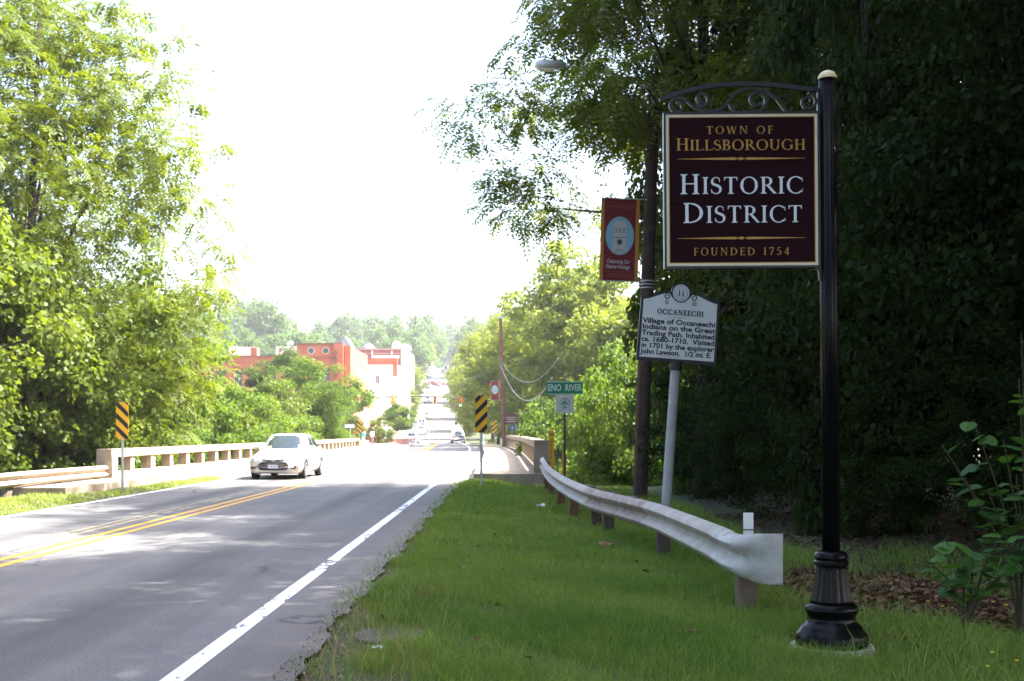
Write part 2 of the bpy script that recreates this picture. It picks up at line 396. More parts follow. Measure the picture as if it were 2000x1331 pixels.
# road: sheet following the valley and the hill
def half_l(Y): return np.interp(Y, [-20, 60, 110, 160, 230, 700], [3.62, 3.62, 4.6, 5.6, 5.0, 4.6])
def half_r(Y): return np.interp(Y, [-20, 30, 36, 60, 110, 700], [4.1, 4.1, 4.2, 4.3, 4.4, 4.6])
ry = np.concatenate([np.arange(-18, 160, 2.0), np.arange(160, 720, 5.0)])
def strip(name, ys, lo, hi, dz, mat, n=6, edge_noise=0):
    ys = np.asarray(ys, float); t = np.linspace(0, 1, n)
    lo = np.asarray(lo(ys) if callable(lo) else np.full(len(ys), lo)); hi = np.asarray(hi(ys) if callable(hi) else np.full(len(ys), hi))
    if edge_noise:
        rr = np.random.RandomState(3); hi = hi + edge_noise * (.35 * np.sin(ys * 1.9) + .3 * np.sin(ys * 4.7 + 1) + .2 * np.sin(ys * 11.3 + 2) + .25 * (rr.rand(len(ys)) - .5))
    X = xc(ys)[:, None] + lo[:, None] * (1 - t) + hi[:, None] * t
    Y = np.repeat(ys[:, None], n, 1); Z = zr(np.clip(Y, 0, 1999)) + dz
    v = np.stack([X, Y, Z], -1).reshape(-1, 3)
    i = (np.arange(len(ys) - 1)[:, None] * n + np.arange(n - 1)[None, :]).reshape(-1)
    return link_mesh(name, np_mesh(name, v, np.stack([i, i + 1, i + 1 + n, i + n], -1), mat, smooth=True))
ry_f = np.unique(np.concatenate([np.arange(-18, 34, .12), ry[ry > 34]]))
tag(strip('road', ry_f, lambda y: -half_l(y), half_r, 0.0, ASPHALT, 8, .10), kind='structure')
yl = np.concatenate([np.arange(-18, 60, 1.0), np.arange(60, 180, 4.0)])
def line(name, off, wd, mat, ys=yl, dz=.004):
    tag(strip(name, ys, (lambda y: off(y) - wd / 2) if callable(off) else off - wd / 2, (lambda y: off(y) + wd / 2) if callable(off) else off + wd / 2, dz, mat, 2), kind='structure')
line('road_edge_line', 3.40, .145, WHITE_PAINT)
line('road_edge_line', lambda y: np.interp(y, [-20, 60, 110, 160, 200], [-3.42, -3.42, -4.3, -5.3, -5.0]), .14, WHITE_PAINT)
line('road_centre_line', -.25, .115, YELLOW_PAINT)
line('road_centre_line', -.52, .115, YELLOW_PAINT)
line('road_centre_line', -.90, .11, OLD_YELLOW)
line('road_centre_line', -1.10, .11, OLD_YELLOW)
line('road_centre_line', lambda y: np.interp(y, [100, 200], [0, -1.2]), .11, YELLOW_PAINT, np.arange(186, 420, 6.0), .012)

# bridge deck body, pavements
def slab(name, ys, lo, hi, z0, z1, mat):
    mb = MB(); n = len(ys); vs = []
    for y in ys:
        c = float(xc(y)); l, h = float(lo(y)), float(hi(y)); zz = float(zr(max(y, 0)))
        vs += [(c + l, y, zz + z0), (c + h, y, zz + z0), (c + h, y, zz + z1), (c + l, y, zz + z1)]
    fs = [(i * 4 + k, i * 4 + 4 + k, i * 4 + 4 + (k + 1) % 4, i * 4 + (k + 1) % 4) for i in range(n - 1) for k in range(4)]
    fs += [(0, 1, 2, 3), (n * 4 - 1, n * 4 - 2, n * 4 - 3, n * 4 - 4)]
    mb.add(vs, fs); return mb.build(name, mat)
ysb = [33.0] + list(np.arange(36, 92, 4.0)) + [94.0]
tag(slab('bridge_deck', ysb, lambda y: -6.2, lambda y: 6.9, -.85, -.02, CONC_G), kind='structure')
for yy in (33.6, 53, 73, 93.4):
    mb = MB(); mb.box((float(xc(yy)) + .3, yy, -3.9), (11.5, 1.1, 6.0)); tag(mb.build('bridge_pier', CONC_G), kind='structure')
r_lo = lambda y: np.interp(y, [32.6, 40, 60, 110], [4.55, 4.45, 4.42, 4.5])
r_hi = lambda y: np.interp(y, [32.6, 60, 110], [6.55, 6.5, 6.6])
tag(slab('pavement_right', [32.6] + list(np.arange(34, 92, 3.0)) + [92, 100, 112], r_lo, r_hi, -.5, .30, CONC), kind='structure')
l_hi = lambda y: np.interp(y, [25.6, 36, 60, 110], [-4.55, -4.1, -3.75, -4.8])
tag(slab('pavement_left', [25.6] + list(np.arange(28, 92, 3.0)) + [96], lambda y: -6.0, l_hi, -.5, .24, CONC), kind='structure')
tag(slab('plaza_left', list(np.arange(96.3, 232, 5.0)), lambda y: np.interp(y, [96, 110, 230], [-7.5, -14, -12]), lambda y: -half_l(y) - .05, -.5, .12, M('pale_paving', (.50, .40, .34), .9, col2=(.58, .49, .43), vscale=.5)), kind='structure')

# grass verges
def verge_h(X, Y):
    e = sstep(-1.35, -.8, X)
    z = -.045 + .06 * e + .015 * np.sin(X * 3.1 + Y * 1.3) * e + .02 * np.sin(Y * .8 + X) * e
    z = z + .06 * sstep(20, 29, Y) * (1 - sstep(-.4, .6, X)) * e - .12 * sstep(22, 32, Y) * sstep(-.3, .9, X) - .04 * sstep(1.6, 2.6, X)
    return z
tag(link_mesh('verge_right', grid_mesh('verge_right', np.linspace(-1.62, 3.4, 52), np.linspace(-6, 32.55, 180), verge_h, LAWN)), kind='structure')
def verge_l(X, Y): return -.03 + .10 * sstep(-9.0, -9.7, X) + .02 * np.sin(Y * 2.) * sstep(-8.9, -9.4, X) - .25 * sstep(-10.6, -11.6, X)
tag(link_mesh('verge_left', grid_mesh('verge_left', np.linspace(-11.9, -8.86, 24), np.linspace(-6, 37, 90), verge_l, LAWN)), kind='structure')

# ------------------------------------------------------------------ leaves and trees
def unit(a): return a / np.maximum(np.linalg.norm(a, axis=-1, keepdims=True), 1e-9)
def leaf_quads(p, d, nrm, L, Wd, fold=.12):
    s = unit(np.cross(d, nrm)); L = np.asarray(L).reshape(-1, 1); Wd = np.asarray(Wd).reshape(-1, 1)
    nn = unit(np.cross(s, d))
    v = np.stack([p, p + d * L * .45 + s * Wd * .5 + nn * Wd * fold, p + d * L, p + d * L * .45 - s * Wd * .5 + nn * Wd * fold], 1)
    return v.reshape(-1, 3)

def sph(rs, n):
    a = rs.normal(size=(n, 3)); return unit(a)

def clump_leaves(rs, C, rad, per, L, Wd, kind='broad', droop=.35, jitter=.0):
    """leaves in flattened clumps round the centres C; per = leaves per clump"""
    n = len(C) * per
    ci = np.repeat(np.arange(len(C)), per)
    rr = np.repeat(rad, per)
    q = sph(rs, n); rad_f = rs.rand(n) ** .45
    off = q * rad_f[:, None] * rr[:, None]; off[:, 2] *= .55
    p = C[ci] + off
    ctint = rs.rand(len(C))[ci]
    if kind == 'broad':
        d = unit(q * .7 + sph(rs, n) * .8 + np.array([0, 0, -droop]))
        nrm = unit(sph(rs, n) * .75 + q * .5 + np.array([0, 0, .75]))
        sc = .7 + .6 * rs.rand(n)
        v = leaf_quads(p, d, nrm, L * sc, Wd * sc)
        t = np.clip(.25 + .38 * ctint + .37 * rs.rand(n), 0, 1)
        return v, t
    # pinnate: leaflets in pairs along a drooping stalk
    m = 7; d0 = unit(q * np.array([1, 1, .35]) + sph(rs, n) * .45)
    stalk = L * (.75 + .5 * rs.rand(n)); up = np.array([0, 0, 1.0])
    side = unit(np.cross(d0, up)); V = []; T = []
    for k in range(m):
        u = .2 + .8 * k / (m - 1)
        base = p + d0 * (stalk * u)[:, None] - up * (droop * stalk * u * u)[:, None]
        tan = unit(d0 - up * (2 * droop * u))
        nrm = unit(np.cross(side, tan)); nrm *= np.sign(nrm[:, 2:3] + 1e-6)
        for sgn in ((-1, 1) if k < m - 1 else (0,)):
            d = unit(side * sgn * .95 + tan * (.45 if sgn else 1) + rs.normal(size=(n, 3)) * .12 - up * .15)
            sc = (1 - .35 * abs(u - .5)) * (.8 + .4 * rs.rand(n))
            V.append(leaf_quads(base, d, nrm, Wd * 2.9 * sc, Wd * sc)); T.append(np.clip(.2 + .4 * ctint + .4 * rs.rand(n), 0, 1))
    return np.concatenate(V), np.concatenate(T)

def quads_idx(nv): return np.arange(nv, dtype=np.int32).reshape(-1, 4)

def crown_centres(rs, n, c, rad, low=-.75, shell=.5, lump=.35):
    q = sph(rs, n * 3); q = q[q[:, 2] > low][:n]
    ph = rs.rand(6) * 6.28
    lum = 1 + lump * (np.sin(q[:, 0] * 3.1 + ph[0]) * np.sin(q[:, 1] * 2.7 + ph[1]) + .6 * np.sin(q[:, 2] * 5.3 + ph[2] + q[:, 0] * 2))
    r = (shell + (1 - shell) * rs.rand(len(q)) ** .6) * lum
    return np.asarray(c) + q * r[:, None] * np.asarray(rad)

def limb_mesh(rs, base_r, H, centres, n_limbs, lean=(0, 0), start=.25):
    mb = MB(); top = H * .86
    def tp(t): return Vector((lean[0] * t + .25 * math.sin(t * 4 + rs_phase) * t, lean[1] * t + .2 * math.sin(t * 5 + rs_phase * 2) * t, top * t - .35 * (1 - t)))
    rs_phase = rs.rand() * 6
    K = 9
    mb.tube([tp(i / (K - 1)) for i in range(K)], [base_r * (1.25 if i == 0 else 1) * (1 - .85 * i / (K - 1)) for i in range(K)], 8)
    idx = rs.choice(len(centres), min(n_limbs, len(centres)), replace=False)
    for j in idx:
        e = Vector(centres[j]); t0 = min(max((e.z / top) * .62, start), .9); a = tp(t0); mid = a.lerp(e, .5) + Vector((0, 0, (e - a).length * .12)) + Vector(rs.normal(size=3) * .15)
        r0 = base_r * (1 - .8 * t0) * .42
        mb.tube([a, a.lerp(mid, .5) + Vector((0, 0, .1)), mid, mid.lerp(e, .55), e], [r0, r0 * .8, r0 * .6, r0 * .4, r0 * .15], 5)
    return mb.mesh('trunk', BARK, smooth='all')

def tree_data(seed, H, zc, rad, n_cl, cl_r, per, L, Wd, mat, kind='broad', base_r=.25, low=-.75, shell=.5, lump=.35, n_limbs=26, droop=.35, offset=(0, 0), keep=None):
    rs = np.random.RandomState(seed)
    C = crown_centres(rs, n_cl, (offset[0], offset[1], zc), rad, low, shell, lump)
    if keep is not None: C = C[keep(C)]
    cr = cl_r * (.65 + .7 * rs.rand(len(C)))
    v, t = clump_leaves(rs, C, cr, per, L, Wd, kind, droop)
    cm = np_mesh('crown', v, quads_idx(len(v)), mat, tint=t)
    tm = limb_mesh(rs, base_r, H, C, n_limbs, offset)
    return dict(crown=cm, trunk=tm, v=v, t=t)

def place_tree(name, data, loc, label, cat='tree', rotz=0, s=1.0, group=None, sz=None):
    o = thing(name, label, cat, loc, rotz, group); o.scale = (s, s, sz if sz else s)
    link_mesh('trunk', data['trunk'], o); link_mesh('crown', data['crown'], o)
    return o

T_walnutL = tree_data(11, 21, 10.5, (6.6, 6.6, 10.2), 300, 1.3, 34, .55, .075, LF_WALNUT, 'pinnate', .34, -.72, .45, .22)
T_maple = tree_data(12, 11, 5.6, (4.0, 4.0, 5.6), 170, .85, 260, .16, .14, LF_MAPLE, 'broad', .2, -.95, .4, .3)
T_broad = tree_data(13, 12, 6.4, (4.2, 4.2, 6.2), 170, .95, 230, .18, .15, LF_GREEN, 'broad', .2, -.95, .4, .35)
T_bush = tree_data(14, 8, 4.2, (3.7, 3.7, 4.2), 130, .8, 200, .19, .15, LF_MAPLE, 'broad', .13, -.98, .4, .3)
T_vine = tree_data(15, 13, 7.0, (4.9, 4.2, 8.0), 190, .9, 260, .19, .16, LF_VINE, 'broad', .2, -.9, .75, .12)
T_walnutR = tree_data(16, 17, 10.6, (5.6, 5.4, 6.0), 360, 1.05, 42, .50, .062, LF_WALNUT, 'pinnate', .24, -.98, .4, .3, droop=.55, keep=lambda C: ~((C[:, 0] > -4.5) & (C[:, 0] < .3) & (C[:, 1] < 2.1) & (C[:, 2] < 8.7)) & ~((C[:, 0] > -6.4) & (C[:, 0] < -2.9) & (C[:, 1] < 1.5) & (C[:, 2] > 8.9) & (C[:, 2] < 11.9)))
T_wood1 = tree_data(17, 20, 12.0, (4.6, 4.6, 8.4), 250, .92, 230, .135, .10, LF_SHADED, 'broad', .26, -.98, .3, .3)
T_wood2 = tree_data(18, 9, 4.5, (3.2, 3.2, 4.4), 120, .75, 200, .14, .105, LF_SHADED, 'broad', .13, -.98, .3, .3)
T_mid = tree_data(19, 18, 9.6, (5.4, 5.4, 9.0), 170, 1.15, 140, .33, .27, LF_SUNLIT, 'broad', .28, -.95, .45, .3)
T_mid2 = tree_data(20, 16, 8.6, (5.0, 5.0, 8.0), 160, 1.1, 140, .32, .26, LF_SUNLIT, 'broad', .26, -.95, .45, .35)
T_street = tree_data(21, 5.2, 3.6, (2.0, 2.0, 1.7), 60, .6, 90, .22, .18, LF_GREEN, 'broad', .1, -.9, .35, .15, n_limbs=14)

T_bank = dict(T_bush, crown=T_bush['crown'].copy()); T_bank['crown'].materials[0] = LF_GREEN
# left of the road
def at(px, Y): return (px - VX) * Y / FPX
place_tree('walnut_tree', T_walnutL, (-17.6, 42, gz(-17.6, 42)), 'tall feathery-leaved tree rising highest behind the left guardrail', s=1.08, sz=1.32)
place_tree('maple_tree', T_maple, (-17.6, 33, gz(-17.6, 33)), 'yellow-green maple at the left edge of the photo', rotz=1, s=1.2, sz=1.35)
place_tree('maple_tree', T_maple, (-15.6, 38.5, gz(-15.6, 38.5)), 'low maple with dark hollow under it behind the left object marker', rotz=3, s=.95, sz=1.1)
place_tree('broadleaf_tree', T_broad, (-20.5, 37, gz(-20.5, 37)), 'deep green tree with a dark bare trunk low at the left edge', rotz=2, s=1.05, sz=1.0)
place_tree('broadleaf_tree', T_broad, (-16.0, 49, gz(-16, 49)), 'bushy tree bulging out below the feathery tree towards the sky', rotz=4, s=.95, sz=1.12)
place_tree('walnut_tree', T_walnutL, (-24, 46, gz(-24, 46)), 'second feathery tree filling the top left corner', rotz=2.4, s=1.15, sz=1.4)
bushes = [(-15.2, 52, .72, .62, 'pale yellow-green shrub just past the left object marker'),
          (-15.0, 58, .85, .78, 'yellow-green shrub behind the start of the left railing'),
          (-16.4, 66, .9, .95, 'light green shrub behind the silver car on the far bank'),
          (-15.2, 72, .8, .72, 'shrub above the railing just right of the silver car'),
          (-17.0, 82, 1.0, .98, 'green shrub between the railing and the ivy mound'),
          (-15.5, 91, .85, .72, 'shrub at the far end of the left railing'),
          (-21.5, 62, 1.05, 1.05, 'tall yellow-green shrub left of the ivy mound')]
for i, (x, y, s, sz, lb) in enumerate(bushes):
    place_tree('river_shrub', T_bush if i % 2 == 0 else T_broad, (x, y, gz(x, y)), lb, 'shrub', rotz=i * 1.3, s=s, sz=sz * (1.35 if i % 2 == 0 else .95), group='shrubs along the river behind the left railing')
place_tree('ivy_covered_tree', T_vine, (at(565, 112), 112, -4), 'rounded ivy-draped tree in front of the brick building', s=1.05, sz=.93)
place_tree('ivy_covered_tree', T_vine, (at(655, 118), 118, -5.5), 'lower ivy-draped tree beside the brick tower corner', rotz=2, s=.75, sz=.68)
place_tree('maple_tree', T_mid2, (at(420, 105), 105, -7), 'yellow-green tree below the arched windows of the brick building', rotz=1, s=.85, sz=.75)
place_tree('street_tree', T_street, (at(687, 128), 128, 1.2), 'small tree with bare lower limbs beside the brick tower foot', rotz=2, s=1.15)
place_tree('street_tree', T_street, (at(776, 150), 150, 0.05), 'round dark-green street tree on a thin trunk left of the road', s=1.0)
place_tree('street_tree', T_street, (at(787, 160), 160, 0.05), 'smaller street tree partly behind the round one', rotz=1, s=.75)
place_tree('flowering_shrub', T_bush, (at(741, 140), 140, -.6), 'low yellow shrub in a planter beside the pale wall', 'shrub', s=.5, sz=.48)
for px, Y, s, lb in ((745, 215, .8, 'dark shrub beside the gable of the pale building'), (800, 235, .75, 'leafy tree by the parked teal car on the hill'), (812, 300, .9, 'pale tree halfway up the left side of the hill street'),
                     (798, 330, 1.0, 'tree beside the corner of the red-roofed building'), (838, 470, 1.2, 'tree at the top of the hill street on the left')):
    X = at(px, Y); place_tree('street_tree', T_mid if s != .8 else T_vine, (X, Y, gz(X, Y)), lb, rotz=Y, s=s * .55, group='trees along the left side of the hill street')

# right of the road, beyond the bridge
row = [(6.5, 96, 1.0, 1.0, 0, 'full tree directly behind the river-name sign'), (3.8, 108, 1.0, .95, 1, 'yellow-green tree behind the far banner pole'),
       (11, 88, 1.1, 1.1, 1, 'tall pale tree right of the far banner pole'), (1.5, 122, .95, .85, 0, 'tree just left of the far banner pole'),
       (-.6, 140, .95, .9, 1, 'light green tree behind the far right object marker'), (-1.5, 160, .95, .95, 0, 'tree beside the green traffic light'),
       (-3.5, 185, 1.0, .9, 1, 'tree overhanging the right lane above the pickup'), (-5.2, 215, 1.0, .9, 0, 'dark tree on the right kerb of the hill street'),
       (-7.5, 250, 1.0, .95, 1, 'tree nearest the road where the hill street narrows'), (-8.5, 300, 1.0, 1.0, 0, 'hazy tree at the right of the upper street'),
       (10, 130, 1.3, 1.2, 0, 'tallest tree in the right-hand row beyond the bridge'), (14, 75, 1.0, 1.0, 0, 'tree on the river bank right of the railing'),
       (20, 95, 1.2, 1.2, 1, 'broad tree behind the river-bank trees')]
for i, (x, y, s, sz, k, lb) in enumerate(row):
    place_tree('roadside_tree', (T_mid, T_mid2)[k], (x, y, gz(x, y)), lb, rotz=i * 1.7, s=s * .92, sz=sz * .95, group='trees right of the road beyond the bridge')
for i, (x, y, s, sz, lb) in enumerate([(4.2, 92, .8, .75, 'pale bush beside the brown sign'), (3.4, 60, .8, 1.1, 'bush behind the right railing'), (5.5, 50, .9, 1.35, 'bush below the river-name sign'),
                                       (7.5, 42, .95, 1.35, 'bush left of the near utility pole'), (4.6, 41, .6, .95, 'small bush at the yellow posts'), (9.0, 36, .9, 1.15, 'bush right of the near utility pole'),
                                       (12, 48, 1.2, 1.6, 'tall bush behind the near utility pole')]):
    place_tree('bank_shrub', T_bank, (x, y, gz(x, y)), lb, 'shrub', rotz=i * 2.1, s=s, sz=sz, group='shrubs on the right river bank')

# right of the road, this side
place_tree('walnut_tree', T_walnutR, (4.8, 27.0, gz(4.8, 27)), 'feathery-leaved tree hanging over the grass beside the street lamp')
place_tree('ivy_covered_tree', T_vine, (5.9, 29.5, gz(5.9, 29.5)), 'vine-hung tree behind the near utility pole', rotz=1.1, s=.58, sz=1.05)
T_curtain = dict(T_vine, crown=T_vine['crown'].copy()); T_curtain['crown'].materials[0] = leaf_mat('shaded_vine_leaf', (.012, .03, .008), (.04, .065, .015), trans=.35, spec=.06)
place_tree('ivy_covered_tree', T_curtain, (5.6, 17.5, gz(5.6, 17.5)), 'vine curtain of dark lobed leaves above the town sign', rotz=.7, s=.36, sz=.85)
wood = [(9.5, 13, 1.0, 'dark tree directly behind the black sign pole'), (12.5, 19, 1.05, 'dark tree right of the black sign pole'), (9.6, 21, .95, 'shaded tree behind the town sign'),
        (10.5, 28, 1.05, 'shaded tree behind the grey history marker'), (14.5, 11.5, 1.0, 'dark tree at the right edge of the photo')]
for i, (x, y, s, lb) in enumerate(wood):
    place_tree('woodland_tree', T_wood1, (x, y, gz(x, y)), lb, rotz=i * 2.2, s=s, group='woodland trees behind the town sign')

# the rest of the wood and the added light-blocking trees, read as one dark mass: joined into one object
def mass(name, spots, label, cat, mats, parts):
    V = []; T = []; MI = []; VT = []; FT = []; no = 0
    tr = MB()
    for x, y, k, s, sz, rz in spots:
        d = parts[k]; c, sn = math.cos(rz), math.sin(rz); v = d['v']
        q = np.stack([(v[:, 0] * c - v[:, 1] * sn) * s + x, (v[:, 0] * sn + v[:, 1] * c) * s + y, v[:, 2] * sz + gz(x, y)], -1)
        V.append(q); T.append(d['t']); MI.append(np.full(len(d['t']), min(k, len(mats) - 1)))
    v = np.concatenate(V); t = np.concatenate(T)
    o = link_mesh(name, np_mesh(name, v, quads_idx(len(v)), mats, tint=t, mi=np.concatenate(MI)))
    return tag(o, label, cat, kind='stuff')
spots = []
for x, y in ((8.6, 8.5), (9.2, -1), (7.5, 3), (8, -6), (12, 6), (13, -3), (17, 16), (18, 26), (15, 34), (22, 21), (10, -14), (24, 34), (19, 6), (7.0, -1.5)):
    spots.append((x, y, 0, 1.0 + .1 * rnd.random(), 1.0, rnd.random() * 6))
for x, y in ((6.6, 15.5), (8.6, 16.5), (10.5, 21), (6.8, 19), (9, 25), (12.5, 14.5), (11, 11), (14, 24), (8.2, 23.5), (16, 19), (12, 31), (9, 10.5), (18, 30), (13.5, 8.5), (20, 14), (25, 28), (8.4, 28)):
    spots.append((x, y, 1, .75 + .3 * rnd.random(), .8 + .35 * rnd.random(), rnd.random() * 6))
for x, y in ((-15, 9), (-15, 0), (-16, -9), (-21, 9), (-22, 0), (5.5, -9), (-14.5, -17), (3, -20)):  # unseen trees added beside and behind the camera to block sky light
    spots.append((x, y, 0, 1.05, 1.05, rnd.random() * 6))
for x, y, s_ in ((4.9, 18.5, .38), (5.3, 22, .42), (6.2, 13.6, .36), (4.7, 25.5, .40), (5.4, 15.8, .34), (6.6, 17.4, .5), (7.6, 14.2, .45), (4.4, 21, .3), (6.0, 20.2, .45), (7.0, 12.2, .35), (8.4, 12.6, .4), (5.8, 24, .45)):
    spots.append((x, y, 1, s_, s_ * .9, rnd.random() * 6))
# thin the leaf arrays of the mass a little to keep it cheap
def thin(d, f, seed):
    rs = np.random.RandomState(seed); k = rs.rand(len(d['t'])) < f
    return dict(v=d['v'].reshape(-1, 4, 3)[k].reshape(-1, 3), t=d['t'][k])
mass('dark_wood', spots, 'dark shaded wood filling the right side behind the signs, plus unseen trees added to block skylight', 'wood', [LF_SHADED], [thin(T_wood1, .62, 1), thin(T_wood2, .8, 2)])

T_far = tree_data(31, 20, 11, (6.2, 6.2, 9.5), 70, 2.1, 40, .95, .8, LF_BLUE, 'broad', .3, -.95, .5, .3, n_limbs=3)
spots = []
rs = np.random.RandomState(5)
for px, Y, s, sz in ((400, 380, 1.0, 1.1), (430, 390, 1.1, 1.2), (455, 410, 1.1, 1.3), (485, 420, 1.1, 1.3), (510, 415, 1.15, 1.35), (535, 425, 1.1, 1.3), (560, 430, 1.0, 1.05), (585, 450, .95, 1.0),
                     (610, 470, .95, 1.0), (640, 520, 1.1, 1.1), (665, 525, 1.1, 1.2), (690, 520, 1.15, 1.2), (715, 520, 1.2, 1.2), (745, 530, 1.1, 1.2), (775, 515, 1.2, 1.2), (800, 505, 1.2, 1.2),
                     (825, 520, 1.1, 1.25), (845, 500, 1.0, .95), (865, 690, 1.3, 1.35), (885, 680, 1.4, 1.5), (905, 670, 1.4, 1.5), (925, 680, 1.4, 1.5), (950, 690, 1.4, 1.4), (980, 700, 1.4, 1.4),
                     (470, 330, .9, .85), (520, 335, .85, .8), (560, 340, .9, .8), (600, 345, .9, .85), (640, 350, .9, .8), (430, 320, .9, .9), (690, 400, .9, .8), (730, 420, .9, .9), (760, 430, 1.0, 1.0), (800, 420, .9, .9),
                     (820, 400, .8, .75), (380, 340, 1.1, 1.2), (350, 400, 1.2, 1.3), (320, 380, 1.2, 1.2), (290, 380, 1.2, 1.2), (250, 400, 1.2, 1.2), (780, 370, .8, .75), (835, 560, 1.2, 1.2), (855, 620, 1.2, 1.2),
                     (1010, 420, 1.2, 1.2), (1040, 400, 1.2, 1.2), (1070, 380, 1.2, 1.2), (1100, 360, 1.2, 1.2), (960, 450, 1.2, 1.2), (930, 430, 1.1, 1.1)):
    spots.append((at(px, Y) + rs.normal() * 2, Y + rs.normal() * 8, 0, s, sz, rs.rand() * 6))
mass('hillside_wood', spots, 'hazy wooded hillside behind the town', 'wood', [LF_BLUE], [T_far])

# ------------------------------------------------------------------ lettering
BF = None
def text_obj(name, body, size, mat, parent, loc, rot=(R(90), 0, 0), align='CENTER', width=None, bold=0.0, depth=.001, shear=0.0, spacing=1.0, line=1.0):
    cu = bpy.data.curves.new(name, 'FONT'); cu.body = body; cu.size = size; cu.align_x = align; cu.align_y = 'CENTER'
    cu.extrude = depth; cu.offset = bold; cu.shear = shear; cu.space_character = spacing; cu.space_line = line; cu.resolution_u = 3
    t = bpy.data.objects.new(name, cu); COL.objects.link(t)
    bpy.context.view_layer.update()
    me = bpy.data.meshes.new_from_object(t.evaluated_get(bpy.context.evaluated_depsgraph_get()))
    bpy.data.objects.remove(t); me.materials.clear(); me.materials.append(mat)
    if width and len(me.vertices):
        co = np.empty(len(me.vertices) * 3); me.vertices.foreach_get('co', co); co = co.reshape(-1, 3)
        k = width / (co[:, 0].max() - co[:, 0].min()); co[:, 0] *= k
        me.vertices.foreach_set('co', co.ravel())
    o = link_mesh(name, me, parent, loc); o.rotation_euler = rot
    if len(body) > 1: o['kind'] = 'stuff'
    return o

# a roman capital alphabet drawn as strokes: stems with bracketed serifs, stressed curves
TH, TN = .135, .05
def g_stem(x, y0=0., y1=1., wd=TH, sb=.085, st=.085):
    h = wd / 2; P = [(x - h - sb, y0), (x + h + sb, y0), (x + h + sb, y0 + .022)]
    P += [(x + h + .012, y0 + .07), (x + h, y0 + .12)] if sb else [(x + h, y0 + .02)]
    P += [(x + h, y1 - .12), (x + h + .012, y1 - .07)] if st else [(x + h, y1 - .02)]
    P += [(x + h + st, y1 - .022), (x + h + st, y1), (x - h - st, y1), (x - h - st, y1 - .022)]
    P += [(x - h - .012, y1 - .07), (x - h, y1 - .12)] if st else [(x - h, y1 - .02)]
    P += [(x - h, y0 + .12), (x - h - .012, y0 + .07)] if sb else [(x - h, y0 + .02)]
    P += [(x - h - sb, y0 + .022)]
    return [P]
def g_bar(x0, y0, x1, y1, wd):
    dx, dy = x1 - x0, y1 - y0; l = math.hypot(dx, dy); nx, ny = -dy / l * wd / 2, dx / l * wd / 2
    return [[(x0 + nx, y0 + ny), (x0 - nx, y0 - ny), (x1 - nx, y1 - ny), (x1 + nx, y1 + ny)]]
def g_arc(cx, cy_, rx, ry, a0, a1, thick=TH * 1.05, thin=TN, n=22):
    out = []
    A = [R(a0 + (a1 - a0) * i / n) for i in range(n + 1)]
    def pt(a):
        wv = thin + (thick - thin) * abs(math.cos(a)) ** 1.3
        return (cx + rx * math.cos(a), cy_ + ry * math.sin(a)), (cx + (rx - wv) * math.cos(a), cy_ + (ry - min(wv, thin * 1.25) - (wv - thin) * .35) * math.sin(a))
    for i in range(n):
        o0, i0 = pt(A[i]); o1, i1 = pt(A[i + 1]); out.append([o0, o1, i1, i0])
    return out
def g_path(pts, ws):
    out = []; m = len(pts); q = []
    for i, p in enumerate(pts):
        a = pts[max(i - 1, 0)]; b = pts[min(i + 1, m - 1)]; dx, dy = b[0] - a[0], b[1] - a[1]; l = math.hypot(dx, dy)
        q.append(((p[0] - dy / l * ws[i] / 2, p[1] + dx / l * ws[i] / 2), (p[0] + dy / l * ws[i] / 2, p[1] - dx / l * ws[i] / 2)))
    return [[q[i][0], q[i][1], q[i + 1][1], q[i + 1][0]] for i in range(m - 1)]
def g_tri(x, y, w_, h_): return [[(x - w_ / 2, y), (x + w_ / 2, y), (x + w_ / 6, y + h_), (x - w_ / 6, y + h_)]]
